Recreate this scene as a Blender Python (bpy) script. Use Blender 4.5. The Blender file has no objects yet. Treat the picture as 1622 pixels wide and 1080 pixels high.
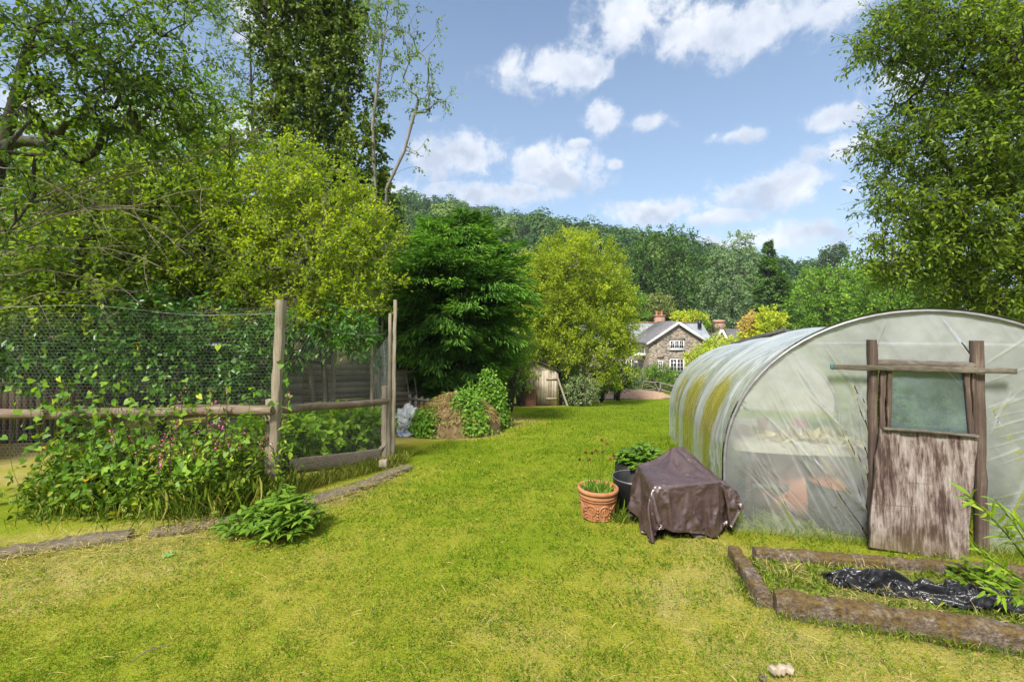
import bpy, bmesh, math, random
import numpy as np
from mathutils import Vector
R = np.random.default_rng(11)
random.seed(4)
COL = bpy.context.scene.collection
SC = bpy.context.scene
F, CX, HY, CZ = 700.0, 811.0, 511.0, 1.6          # focal length in photo pixels, principal column, horizon row, eye height
PI = math.pi
# ------------------------------------------------------------------ terrain
PY = np.array([-40, 0, 12, 22, 26, 34, 45, 62, 900.0])
PZ = np.array([3.94, 0, -1.183, -2.5, -2.93, -3.6, -4.4, -4.8, -4.8])
def hillh(x, y):
    top = np.interp(x, [-400, -54, 60, 140, 230, 400], [64, 57, 37, 17, 6, 3])
    t = np.clip((y-62)/150, 0, 1); t = t*t*(3-2*t)
    back = np.clip((y-230)/300, 0, 1)
    return top*t*(1-.6*back)
def gz(x, y):
    x = np.asarray(x, float); y = np.asarray(y, float)
    return np.interp(y, PY, PZ) + hillh(x, y)
def g(x, y): return float(gz(x, y))
def un(px, py, Y): return np.array([(px-CX)/F*Y, Y, CZ-(py-HY)/F*Y])
def P(px, py):                                      # the ground point seen at a photo pixel
    s = (py-HY)/F; Y = 2.0
    lo, hi = 1.0, 60.0
    for _ in range(50):
        Y = (lo+hi)/2
        if CZ-s*Y > g(0, Y): lo = Y
        else: hi = Y
    x = (px-CX)/F*Y
    return np.array([x, Y, g(x, Y)])
def B(px, Y):
    x = (px-CX)/F*Y
    return np.array([x, Y, g(x, Y)])
# ------------------------------------------------------------------ noise
def _h(i, j, k, s):
    n = (i*374761393 + j*668265263 + k*2147483647 + s*974711) & 0xffffffff
    n = ((n ^ (n >> 13))*1274126177) & 0xffffffff
    n = ((n ^ (n >> 16))*2246822519) & 0xffffffff
    return ((n ^ (n >> 15)) & 0xffff)/65535.0
def vn(p, s=0):
    p = np.atleast_2d(np.asarray(p, float)); i = np.floor(p).astype(np.int64); f = p-i; f = f*f*(3-2*f)
    o = 0
    for a in (0, 1):
        for b in (0, 1):
            for c in (0, 1):
                w = (f[:,0] if a else 1-f[:,0])*(f[:,1] if b else 1-f[:,1])*(f[:,2] if c else 1-f[:,2])
                o = o + w*_h(i[:,0]+a, i[:,1]+b, i[:,2]+c, s)
    return o
def fbm(p, s=0, o=4):
    p = np.atleast_2d(np.asarray(p, float)); r = 0; a = .5; t = 0
    for k in range(o):
        r = r + a*vn(p*2**k+17.3*k, s+k); t += a; a *= .5
    return r/t
def rid(p, s=0, o=3):
    p = np.atleast_2d(np.asarray(p, float)); r = 0; a = .5; t = 0
    for k in range(o):
        r = r + a*(1-np.abs(2*vn(p*2**k+9.1*k, s+k)-1)); t += a; a *= .5
    return r/t
def crumple_(p, f, seed, k=6, warp=.12):             # straight folds in several directions, like creased film
    rg = np.random.default_rng(seed); p = np.atleast_2d(p); w = fbm(p*f*.6, seed+1, 2)-.5; o = 0; ta = 0
    for i in range(k):
        d = rg.normal(size=3); d /= np.linalg.norm(d); a = rg.uniform(.4, 1); s = f*rg.uniform(.6, 1.9)
        t = p@d*s+rg.uniform(0, 9)+w*warp*6+vn(p*f*.5+i*7, seed+i)*1.5; o = o+a/s*f*np.abs((t % 2)-1); ta += a
    return o/ta
def nrm(v): return v/(np.linalg.norm(v, axis=-1, keepdims=True)+1e-9)
def rdir(n): return nrm(R.normal(size=(n, 3)))
# ------------------------------------------------------------------ mesh collector
class MB:
    def __init__(s): s.v = []; s.f = []; s.t = []; s.n = 0; s.m = []
    def add(s, v, f, tint=.5, mi=0):
        v = np.asarray(v, float).reshape(-1, 3); f = np.asarray(f, np.int64)
        if len(v) == 0: return s
        s.v.append(v); s.f.append(f+s.n); s.t.append(np.broadcast_to(np.asarray(tint, float), (len(v),)).copy())
        s.m.append(np.full(len(f), mi)); s.n += len(v); return s
    def box(s, c, size, rz=0, ax=None, tint=.5, mi=0):
        sx, sy, sz = [q/2 for q in size]
        v = np.array([[x, y, z] for x in (-sx, sx) for y in (-sy, sy) for z in (-sz, sz)])
        if ax is not None: v = v @ np.array(ax)
        elif rz:
            c_, s_ = math.cos(rz), math.sin(rz); v = np.stack([v[:,0]*c_-v[:,1]*s_, v[:,0]*s_+v[:,1]*c_, v[:,2]], 1)
        return s.add(v+np.asarray(c), [[0,1,3,2],[4,6,7,5],[0,4,5,1],[2,3,7,6],[0,2,6,4],[1,5,7,3]], tint, mi)
    def bar(s, p, q, w, d, up=(0,0,1), tint=.5, mi=0):
        p = np.asarray(p, float); q = np.asarray(q, float); a = nrm(q-p); u = np.asarray(up, float)
        if abs(a@u) > .95: u = np.array([0, 1., 0]) if abs(a[1]) < .9 else np.array([1., 0, 0])
        b = nrm(np.cross(a, u)); c = np.cross(b, a)
        return s.box((p+q)/2, (np.linalg.norm(q-p), w, d), ax=[a, b, c], tint=tint, mi=mi)
    def board(s, p, q, w, d, up=(0,0,1), seg=10, wob=.004, tint=.5, seed=0, mi=0):   # a bar with worn, wavy edges
        p = np.asarray(p, float); q = np.asarray(q, float); a = nrm(q-p); u = np.asarray(up, float)
        b = nrm(np.cross(a, u)); c = np.cross(b, a)
        pr = np.array([[-.5,-.5],[-.5,-.42],[-.5,.42],[-.42,.5],[.42,.5],[.5,.42],[.5,-.42],[.42,-.5],[-.42,-.5]])[1:]
        vs = []
        for k in range(seg+1):
            o = p+(q-p)*k/seg
            j = 1+R.uniform(-1, 1, (8, 1))*wob/max(w, d)*2
            vs.append(o + (pr[:, :1]*w*j)*b + (pr[:, 1:]*d*j)*c + R.uniform(-1,1,3)*wob*.4)
        n = 8; f = [[k*n+i, k*n+(i+1)%n, (k+1)*n+(i+1)%n, (k+1)*n+i] for k in range(seg) for i in range(n)]
        v = np.concatenate(vs); s.add(v, f, tint, mi)
        e = np.concatenate([vs[0], vs[-1]]); s.add(e, [[3,2,1,0],[7,6,5,4],[7,4,3,0],[8,9,10,11],[12,13,14,15],[8,11,12,15]], tint, mi); return s
    def prisms(s, p, q, r0, r1, n=4, tint=.5, mi=0):
        p = np.atleast_2d(p); q = np.atleast_2d(q); N = len(p)
        if N == 0: return s
        a = nrm(q-p); u = np.where(np.abs(a[:, 2:]) > .9, [[1., 0, 0]], [[0, 0, 1.]])
        b = nrm(np.cross(a, u)); c = np.cross(b, a); th = np.arange(n)*2*PI/n
        d = np.cos(th)[None, :, None]*b[:, None]+np.sin(th)[None, :, None]*c[:, None]
        r0 = np.broadcast_to(r0, (N,)); r1 = np.broadcast_to(r1, (N,))
        v = np.concatenate([p[:, None]+d*r0[:, None, None], q[:, None]+d*r1[:, None, None]], 1).reshape(-1, 3)
        k = np.arange(n); f = np.stack([k, (k+1) % n, n+(k+1) % n, n+k], 1)
        f = (f[None]+(np.arange(N)*2*n)[:, None, None]).reshape(-1, 4)
        t = np.repeat(np.broadcast_to(tint, (N,)), 2*n)
        return s.add(v, f, t, mi)
    def tube(s, pts, r, n=8, tint=.5, cap=True, mi=0):
        pts = np.asarray(pts, float); K = len(pts); r = np.broadcast_to(r, (K,))
        tg = nrm(np.gradient(pts, axis=0)); u = np.array([0, 0, 1.]) if abs(tg[0, 2]) < .9 else np.array([1., 0, 0])
        vs = []; b = nrm(np.cross(tg[0], u)); th = np.arange(n)*2*PI/n
        for k in range(K):
            b = nrm(b-(b@tg[k])*tg[k]); c = np.cross(b, tg[k])
            vs.append(pts[k]+r[k]*(np.cos(th)[:, None]*b+np.sin(th)[:, None]*c))
        f = [[k*n+i, k*n+(i+1)%n, (k+1)*n+(i+1)%n, (k+1)*n+i] for k in range(K-1) for i in range(n)]
        s.add(np.concatenate(vs), f, tint, mi)
        if cap:
            for k in (0, K-1):
                s.add(np.concatenate([vs[k], pts[k:k+1]]), [[i, (i+1)%n, n] for i in range(n)], tint, mi)
        return s
    def lathe(s, prof, o, n=32, tint=.5, sq=None, mi=0):
        prof = np.asarray(prof, float); th = np.arange(n)*2*PI/n; K = len(prof)
        v = np.stack([prof[:, :1]*np.cos(th), prof[:, :1]*np.sin(th), prof[:, 1:]+0*th], 2).reshape(-1, 3)+np.asarray(o)
        f = [[k*n+i, k*n+(i+1)%n, (k+1)*n+(i+1)%n, (k+1)*n+i] for k in range(K-1) for i in range(n)]
        return s.add(v, f, tint, mi)
    def grid(s, V, tint=.5, keep=None, flip=False, mi=0):        # V: (n, m, 3)
        n, m = V.shape[:2]; i, j = np.meshgrid(np.arange(n-1), np.arange(m-1), indexing='ij')
        f = np.stack([i*m+j, (i+1)*m+j, (i+1)*m+j+1, i*m+j+1], -1)
        if keep is not None: f = f[keep]
        f = f.reshape(-1, 4)
        if flip: f = f[:, ::-1]
        return s.add(V.reshape(-1, 3), f, np.asarray(tint).reshape(-1) if np.ndim(tint) else tint, mi)
    def leaves(s, C, A, Nn, L, W, tm, tint=.5, mi=0):
        tv, tf = tm; C = np.atleast_2d(C); N = len(C)
        if N == 0: return s
        A = nrm(A); S = nrm(np.cross(A, Nn)); Nn = np.cross(S, A)
        L = np.broadcast_to(L, (N,))[:, None, None]; W = np.broadcast_to(W, (N,))[:, None, None]
        v = C[:, None]+tv[None, :, :1]*L*A[:, None]+tv[None, :, 1:2]*W*S[:, None]+tv[None, :, 2:]*L*Nn[:, None]
        k = len(tv); f = (tf[None]+(np.arange(N)*k)[:, None, None]).reshape(-1, tf.shape[1])
        return s.add(v.reshape(-1, 3), f, np.repeat(np.broadcast_to(tint, (N,)), k), mi)
    def build(s, name, mat, parent=None, smooth=False, sharp=None):
        root = parent
        while root is not None and root.parent is not None: root = root.parent
        off = np.array(root.location) if root is not None else np.zeros(3)
        v = np.concatenate(s.v); org = np.zeros(3)
        if root is None:
            org = np.array([v[:,0].mean(), v[:,1].mean(), v[:,2].min()]); off = org
        v = v-off; t = np.concatenate(s.t)
        me = bpy.data.meshes.new(name); me.vertices.add(len(v)); me.vertices.foreach_set('co', v.ravel().astype(np.float32))
        lo = np.concatenate([f.ravel() for f in s.f]); tot = np.concatenate([np.full(len(f), f.shape[1]) for f in s.f])
        st = np.concatenate([[0], np.cumsum(tot)[:-1]])
        me.loops.add(len(lo)); me.loops.foreach_set('vertex_index', lo.astype(np.int32))
        me.polygons.add(len(tot)); me.polygons.foreach_set('loop_start', st.astype(np.int32)); me.polygons.foreach_set('loop_total', tot.astype(np.int32))
        if smooth: me.polygons.foreach_set('use_smooth', np.ones(len(tot), bool))
        me.polygons.foreach_set('material_index', np.concatenate(s.m).astype(np.int32))
        at = me.attributes.new('tint', 'FLOAT', 'POINT'); at.data.foreach_set('value', t.astype(np.float32))
        for m_ in (mat if isinstance(mat, list) else [mat]): me.materials.append(m_)
        me.update(calc_edges=True); me.validate()
        if sharp: me.set_sharp_from_angle(angle=sharp)
        o = bpy.data.objects.new(name, me); COL.objects.link(o); o.location = org
        if parent is not None:
            o.parent = parent; o.location = (0, 0, 0)
        return o
def thing(name, label, cat, loc, group=None):
    o = bpy.data.objects.new(name, None); COL.objects.link(o); o.location = [float(q) for q in loc]; o.empty_display_size = .2
    return tag(o, label, cat, group)
def tag(o, label=None, cat=None, group=None, kind=None):
    for k, v in (('label', label), ('category', cat), ('group', group), ('kind', kind)):
        if v: o[k] = v
    return o
DIA = (np.array([[0,0,0],[.45,.5,.07],[1,0,-.06],[.45,-.5,.07]]), np.array([[0,1,2,3]]))
OVAL = (np.array([[0,0,0],[.28,.45,.05],[.68,.4,.03],[1,0,-.12],[.68,-.4,.03],[.28,-.45,.05]]), np.array([[0,1,2,3],[0,3,4,5]]))
LONG = (np.array([[0,0,0],[.2,.4,.03],[.5,.5,.06],[.8,.3,.0],[1,0,-.12],[.8,-.3,.0],[.5,-.5,.06],[.2,-.4,.03],[.5,0,.03]]), np.array([[0,1,2,8],[8,2,3,4],[8,4,5,6],[0,8,6,7]]))
HEART = (np.array([[.12,0,0],[-.12,.3,.04],[.12,.52,.06],[.5,.4,.03],[1,0,-.1],[.5,-.4,.03],[.12,-.52,.06],[-.12,-.3,.04]]), np.array([[0,1,2,3],[0,3,4,4][:4],[0,5,6,7]]))
HEART = (HEART[0], np.array([[0,3,2,1],[0,5,4,3],[0,7,6,5]]))
TRI = (np.array([[0,-.5,0],[0,.5,0],[1,0,.0]]), np.array([[0,1,2]]))
# ------------------------------------------------------------------ materials
def nd(nt, t, inp=None, **kw):
    n = nt.nodes.new('ShaderNode'+t)
    for k, v in kw.items(): setattr(n, k, v)
    for k, v in (inp or {}).items():
        if isinstance(v, bpy.types.NodeSocket): nt.links.new(v, n.inputs[k])
        else:
            if isinstance(v, tuple) and len(v) == 3 and n.inputs[k].type == 'RGBA': v = v+(1,)
            n.inputs[k].default_value = v
    return n
def ramp(nt, fac, stops):
    r = nt.nodes.new('ShaderNodeValToRGB'); nt.links.new(fac, r.inputs[0]); e = r.color_ramp.elements
    while len(e) < len(stops): e.new(.5)
    for k, (p, c) in enumerate(stops):
        e[k].position = p
        if not isinstance(c, tuple): c = (c, c, c)
        e[k].color = c+(1,) if len(c) == 3 else c
    return r.outputs[0]
def mth(nt, op, a, b=0.0, c=None, clamp=False):
    n = nd(nt, 'Math', {0: a, 1: b}, operation=op); n.use_clamp = clamp
    if c is not None:
        if isinstance(c, bpy.types.NodeSocket): nt.links.new(c, n.inputs[2])
        else: n.inputs[2].default_value = c
    return n.outputs[0]
def mixc(nt, f, a, b, bt='MIX'):
    n = nt.nodes.new('ShaderNodeMix'); n.data_type = 'RGBA'; n.blend_type = bt
    for k, v in ((0, f), (6, a), (7, b)):
        if isinstance(v, bpy.types.NodeSocket): nt.links.new(v, n.inputs[k])
        else: n.inputs[k].default_value = v+(1,) if isinstance(v, tuple) and len(v) == 3 else v
    return n.outputs[2]
def newmat(name):
    m = bpy.data.materials.new(name); m.use_nodes = True; nt = m.node_tree; nt.nodes.clear()
    return m, nt, nt.nodes.new('ShaderNodeOutputMaterial')
def coords(nt, sc=(1, 1, 1), kind='Object', rot=(0, 0, 0)):
    t = nd(nt, 'TexCoord').outputs[kind]
    return nd(nt, 'Mapping', {'Vector': t, 'Scale': sc, 'Rotation': rot}).outputs[0]
def noise(nt, vec, scale, detail=4, rough=.55, dist=0):
    return nd(nt, 'TexNoise', {'Vector': vec, 'Scale': scale, 'Detail': detail, 'Roughness': rough, 'Distortion': dist}).outputs[0]
def bump(nt, h, s=.5, d=.01): return nd(nt, 'Bump', {'Height': h, 'Strength': s, 'Distance': d}).outputs[0]
def pbsdf(nt, out, col, rough=.6, nor=None, **kw):
    i = {'Base Color': col, 'Roughness': rough}
    if nor is not None: i['Normal'] = nor
    i.update(kw); b = nd(nt, 'BsdfPrincipled', i); nt.links.new(b.outputs[0], out.inputs[0]); return b
def leafmat(name, stops, trans=.35, gloss=.5, clump=1.2, spec=.25, mul=1.0):
    m, nt, out = newmat(name)
    t = nd(nt, 'Attribute', attribute_name='tint').outputs['Fac']
    n = noise(nt, coords(nt), clump, 3)
    f = mth(nt, 'ADD', t, mth(nt, 'MULTIPLY_ADD', n, .7, -.35), clamp=True)
    c = ramp(nt, f, [(p_, tuple(q*k for q, k in zip(c_, (1.95*mul, 2.0*mul, 1.5*mul)))) for p_, c_ in stops])
    p = nd(nt, 'BsdfPrincipled', {'Base Color': c, 'Roughness': gloss, 'Specular IOR Level': spec})
    tc = mixc(nt, 1.0, c, (1.0, 1.0, .45), 'MULTIPLY')
    tr = nd(nt, 'BsdfTranslucent', {'Color': nd(nt, 'HueSaturation', {'Color': tc, 'Value': 1.6}).outputs[0]})
    mx = nd(nt, 'MixShader', {0: trans, 1: p.outputs[0], 2: tr.outputs[0]})
    nt.links.new(mx.outputs[0], out.inputs[0]); return m
def barkmat(name, a, b, sc=8, green=0):
    m, nt, out = newmat(name); v = coords(nt, (1, 1, .25))
    n = noise(nt, v, sc, 6, .65); c = ramp(nt, n, [(.3, a), (.7, b)])
    if green: c = mixc(nt, mth(nt, 'MULTIPLY', ramp(nt, noise(nt, coords(nt), 2.5, 3), [(.45, 0.), (.6, 1.)]), green), c, (.06, .08, .02))
    pbsdf(nt, out, c, .85, bump(nt, n, .7, .02)); return m
def woodmat(name, axis, cols, sc=1, green=0, rough=.8, tintk=.5, grain=60):
    m, nt, out = newmat(name); s = [grain, grain, grain]; s[axis] = 2.2
    v = coords(nt, tuple(q*sc for q in s)); n = noise(nt, v, 1, 5, .65, .3)
    n2 = noise(nt, coords(nt), 3.5, 4, .6)
    t = nd(nt, 'Attribute', attribute_name='tint').outputs['Fac']
    f = mth(nt, 'ADD', mth(nt, 'ADD', mth(nt, 'MULTIPLY', n, .65), mth(nt, 'MULTIPLY', n2, .35)), mth(nt, 'MULTIPLY_ADD', t, tintk, -tintk/2))
    c = ramp(nt, f, [(.25, cols[0]), (.5, cols[1]), (.75, cols[2])])
    if green: c = mixc(nt, mth(nt, 'MULTIPLY', ramp(nt, noise(nt, coords(nt), 4, 5), [(.5, 0.), (.62, 1.)]), green), c, (.07, .085, .02))
    pbsdf(nt, out, c, rough, bump(nt, n, .6, .006)); return m
def plain(name, a, b=None, sc=5, rough=.6, bs=0, bsc=30, **kw):
    m, nt, out = newmat(name); v = coords(nt); c = a
    if b is not None: c = ramp(nt, noise(nt, v, sc, 5, .6), [(.35, a), (.65, b)])
    pbsdf(nt, out, c, rough, bump(nt, noise(nt, v, bsc, 5, .6), bs, .01) if bs else None, **kw); return m
# ------------------------------------------------------------------ draped sheets: let real cloth fall on plain forms, keep the shape it takes
def drape(forms, nx, ny, sx, sy, z0, rot, off, frames, shrink, bend, start=None):
    made = []; r = np.random.default_rng(6)
    slab = [(x, y, z) for x in (-3, 3) for y in (-3, 3) for z in (-.2, 0)]
    for f in forms+[slab]:
        bm = bmesh.new(); vs = [bm.verts.new(p) for p in f]; bmesh.ops.convex_hull(bm, input=vs)
        for v in [v for v in bm.verts if not v.link_faces]: bm.verts.remove(v)
        bmesh.ops.recalc_face_normals(bm, faces=bm.faces); me = bpy.data.meshes.new('drape_form'); bm.to_mesh(me); bm.free()
        o = bpy.data.objects.new('drape_form', me); COL.objects.link(o); o.modifiers.new('Collision', 'COLLISION'); o.collision.thickness_outer = .008; o.collision.cloth_friction = 8; made.append(o)
    u, v = np.meshgrid(np.linspace(0, 1, nx), np.linspace(0, 1, ny), indexing='ij'); x = (u-.5)*sx; y = (v-.5)*sy; c, s = math.cos(rot), math.sin(rot); q = np.stack([x, y, 0*x], -1).reshape(-1, 3)
    z = z0+((vn(q*5, 1)-.5)*.04+(vn(q*14, 2)-.5)*.04).reshape(nx, ny)
    if start: z = start(u, v, q).reshape(nx, ny)
    V = np.stack([x*c-y*s+off[0], x*s+y*c+off[1], z], -1).reshape(-1, 3); F_ = [(i*ny+j, (i+1)*ny+j, (i+1)*ny+j+1, i*ny+j+1) for i in range(nx-1) for j in range(ny-1)]
    me = bpy.data.meshes.new('drape_sheet'); me.from_pydata(V.tolist(), [], F_); o = bpy.data.objects.new('drape_sheet', me); COL.objects.link(o); made.append(o)
    m = o.modifiers.new('Cloth', 'CLOTH'); t = m.settings; t.quality = 8; t.mass = .25; t.air_damping = 2; t.tension_stiffness = 40; t.compression_stiffness = 40; t.shear_stiffness = 20; t.bending_stiffness = bend; t.bending_damping = .5; t.shrink_min = shrink
    k = m.collision_settings; k.use_collision = True; k.collision_quality = 4; k.distance_min = .006; k.use_self_collision = True; k.self_distance_min = .0045; k.self_friction = 5
    m.point_cache.frame_start = 1; m.point_cache.frame_end = frames; SC.frame_end = frames
    for f in range(1, frames+1): SC.frame_set(f)
    e = o.evaluated_get(bpy.context.evaluated_depsgraph_get()).to_mesh(); co = np.empty(len(V)*3); e.vertices.foreach_get('co', co)
    for q_ in made: bpy.data.objects.remove(q_, do_unlink=True)
    SC.frame_set(1); return co.reshape(nx, ny, 3)
def refine(c):
    for ax_ in (0, 1):
        n_ = c.shape[ax_]; q = np.moveaxis(c, ax_, 0); p_ = np.concatenate([q[:1], q, q[-1:]]); m_ = (-p_[:-3]+9*p_[1:-2]+9*p_[2:-1]-p_[3:])/16; r = np.zeros((2*n_-1,)+q.shape[1:]); r[::2] = q; r[1::2] = m_; c = np.moveaxis(r, 0, ax_)
    return c
BODY = [(-.34,-.02,.12),(.28,.02,.12),(.28,.42,.12),(-.34,.42,.12),(-.33,-.02,.50),(.28,.03,.57),(.28,.42,.60),(-.33,.42,.60),(-.30,.0,.535),(0,.0,.55)]
PEAK = [(-.04,.46,.52),(.28,.44,.52),(.28,.66,.50),(-.04,.66,.50),(.06,.55,.75),(.16,.57,.75),(.24,.5,.66)]
SHELF = [(.26,.12,.40),(.50,.14,.36),(.50,.50,.36),(.26,.50,.40),(.26,.15,.56),(.40,.16,.50),(.26,.48,.60),(.5,.46,.40),(.5,.2,.40)]
TARP = refine(drape([BODY, PEAK, SHELF], 74, 76, 1.32, 1.32, .85, -.20, (.015, .285), 46, -.17, .10))
LUMPS = [[tuple(np.array([cx, cy, 0])+R.uniform(-1, 1, 3)*[.06, .05, 0]+[0, 0, R.random()*h]) for _ in range(14)] for cx, cy, h in ((-.42,.02,.12), (-.3,.08,.10), (-.15,-.05,.05), (.1,.05,.06), (.3,-.03,.04), (.5,.03,.05))]
POLY = refine(drape(LUMPS, 84, 38, 1.0, .36, .1, 0, (0, 0), 40, -.75, .015, lambda u, v, q: .10+.14*np.exp(-((u-.2)/.2)**2).ravel()+.14*(vn(q*11, 2)-.5)))
# ------------------------------------------------------------------ trees
LCOUNT = 0
def skeleton(trunk, targets, sag=.05):
    tr = [np.asarray(trunk[0], float)]
    for a, b in zip(trunk[:-1], trunk[1:]):
        a = np.asarray(a, float); b = np.asarray(b, float); k = max(2, int(np.linalg.norm(b-a)/.35))
        for i in range(1, k+1): tr.append(a+(b-a)*i/k)
    nodes = list(tr); par = [-1]+list(range(len(tr)-1))
    H = np.linalg.norm(tr[-1]-tr[0])
    arr = np.array(nodes); d0 = np.array([np.min(np.linalg.norm(arr-t, axis=1)) for t in targets]); ends = []
    buf = np.zeros((len(nodes)+3*len(targets), 3)); buf[:len(nodes)] = arr; cnt = len(nodes)
    for ti in np.argsort(d0):
        t = targets[ti]; dd = t-buf[:cnt]; dist = np.linalg.norm(dd, axis=1)
        cost = dist+.9*np.maximum(0, .45*np.linalg.norm(dd[:, :2], axis=1)-dd[:, 2])
        k = int(np.argmin(cost)); p = buf[k].copy(); L = dist[k]; prev = k
        bend = R.normal(size=3)*L*.07+np.array([0, 0, L*.06])
        for q, w in ((.36, .9), (.7, .8), (1, 0)):
            buf[cnt] = p+(t-p)*q+bend*w; par.append(prev); prev = cnt; cnt += 1
        ends.append(prev)
    return buf[:cnt], np.array(par), np.array(ends), len(tr)
def wood_mesh(mb, nodes, par, ends, rt, rmin=.006, thin=1.0):
    c = np.zeros(len(nodes)); c[ends] = 1
    for i in range(len(nodes)-1, 0, -1): c[par[i]] += c[i]
    r = np.maximum(rmin, rt*np.power(np.maximum(c, .4)/max(c[0], 1), .52)*thin)
    i = np.arange(1, len(nodes)); p = par[i]
    big = r[i] > .03
    r0 = np.minimum(r[p], r[i]*1.5)
    for sel, n in ((big, 9), (~big, 4)):
        ii = i[sel]
        if len(ii): mb.prisms(nodes[par[ii]], nodes[ii]+nrm(nodes[ii]-nodes[par[ii]])*r[ii][:, None]*.3, r0[sel], r[ii], n)
def sample_blobs(blobs, n, shell):
    w = np.array([b[1][0]*b[1][1]*b[1][2]*(b[2] if len(b) > 2 else 1) for b in blobs])**.8; k = R.choice(len(blobs), n, p=w/w.sum())
    c = np.array([b[0] for b in blobs])[k]; r = np.array([b[1] for b in blobs])[k]
    d = rdir(n); u = shell+(1-shell)*R.random(n)**.6
    lump = .82+.36*vn(d*2.2+k[:, None]*7.7, 3)
    return c+d*r*(u*lump)[:, None], d
def foliage(mb, C, D, twigs, tl, lpt, L, W, tm, wood=None, out=.7, upb=.15, droop=.2, flat=.6, tintv=.5, jit=.06, twr=.003):
    N = len(C); ct = R.random(N)
    c = np.repeat(C, twigs, 0); d = nrm(np.repeat(D, twigs, 0)*out+rdir(N*twigs)*.9+np.array([0, 0, upb]))
    ll = tl*R.uniform(.5, 1.2, N*twigs)
    if wood is not None: wood.prisms(c, c+d*ll[:, None], twr*1.4, twr*.6, 3)
    s = np.tile((np.arange(lpt)+.6)/lpt, N*twigs); M = len(s)
    cc = np.repeat(c, lpt, 0); dd = np.repeat(d, lpt, 0); l2 = np.repeat(ll, lpt)
    pos = cc+dd*(s*l2)[:, None]+R.normal(size=(M, 3))*jit*tl-np.array([0, 0, 1.])*(droop*s**2*l2*.4)[:, None]
    ax = nrm(dd*.6+rdir(M)*.8-np.array([0, 0, droop])); nn = nrm(np.array([0, 0, flat])+rdir(M)*.7)
    sz = R.uniform(.65, 1.2, M)
    tint = np.clip(.5+(np.repeat(ct, twigs*lpt)-.5)*tintv+(R.random(M)-.5)*.5, 0, 1)
    mb.leaves(pos, ax, nn, L*sz, W*sz, tm, tint)
def tree(name, label, cat, base, trunk, rt, blobs, ncl, twigs, tl, lpt, L, W, tm, lm, bm, shell=.35, group=None, twigmesh=False, thin=1.0, rmin=.006, crown='crown', stems=None, **kw):
    root = thing(name, label, cat, base, group)
    C, D = sample_blobs(blobs, ncl, shell)
    C[:, 2] = np.maximum(C[:, 2], gz(C[:, 0], C[:, 1])+.15)
    wd = MB(); lv = MB()
    trs = [trunk]+(stems or [])
    if len(trs) == 1: grp = np.zeros(ncl, int)
    else:
        tips = np.array([np.mean(np.array(t)[-2:], 0) for t in trs]); grp = np.argmin(np.linalg.norm((C[:, None]-tips[None])[..., :2], axis=2), 1)
    for k, t in enumerate(trs):
        sel = grp == k
        if sel.sum() == 0: continue
        nodes, par, ends, nt_ = skeleton(t, C[sel]); wood_mesh(wd, nodes, par, ends, rt*(1 if len(trs) == 1 else .8), rmin, thin)
    foliage(lv, C, D, twigs, tl, lpt, L, W, tm, wd if twigmesh else None, **kw)
    wd.build('trunk', bm, root, True); lv.build(crown, lm, root)
    return root
def conifer(name, label, base, H, Rad, nb, nsp, L, W, lm, bm, z0=.04, power=.8, updip=.12, droop=.25, group=None, lop=0, prof=None):
    root = thing(name, label, 'conifer', base, group); base = np.asarray(base)
    wd = MB(); lv = MB()
    wd.tube([base, base+[0, 0, H*.5], base+[0, 0, H*.98]], [H*.022, H*.014, .012], 8)
    t = z0+(1-z0)*R.random(nb)**1.15; az = R.random(nb)*2*PI
    pr = (1-t)**power if prof is None else np.interp(t, prof[0], prof[1])
    Ln = Rad*pr*R.uniform(.7, 1.1, nb)*(1+lop*(vn(np.stack([np.cos(az)*1.6, np.sin(az)*1.6, t*5], 1), 5)-.5))
    o = base+np.stack([0*t, 0*t, t*H], 1); d = np.stack([np.cos(az), np.sin(az), updip+R.normal(size=nb)*.22], 1)
    end = o+d*Ln[:, None]; wd.prisms(o, end-[0, 0, .1], .012+.02*(1-t), .004, 4)
    M = nb*nsp; s = .18+.82*R.random(M)**.7; oo = np.repeat(o, nsp, 0); dd = np.repeat(d, nsp, 0); l2 = np.repeat(Ln, nsp)
    side = nrm(np.cross(dd, [0, 0, 1.])); sg = R.uniform(-1, 1, M); wid = (1-.75*s)*l2*.33+L*.25
    pos = oo+dd*(s*l2)[:, None]+side*(sg*wid)[:, None]+np.array([0, 0, 1.])*(R.normal(size=M)*L*.3-droop*np.abs(sg)*wid-.12*l2*s**2)[:, None]
    ax = nrm(dd+side*(sg*.9)[:, None]+rdir(M)*.35-[0, 0, droop]); nn = nrm(np.array([0, 0, 1.])+rdir(M)*.45)
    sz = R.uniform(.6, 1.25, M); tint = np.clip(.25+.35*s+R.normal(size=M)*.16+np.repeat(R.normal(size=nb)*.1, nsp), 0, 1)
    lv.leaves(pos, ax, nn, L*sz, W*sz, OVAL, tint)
    wd.build('trunk', bm, root, True); lv.build('crown', lm, root); return root
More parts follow.
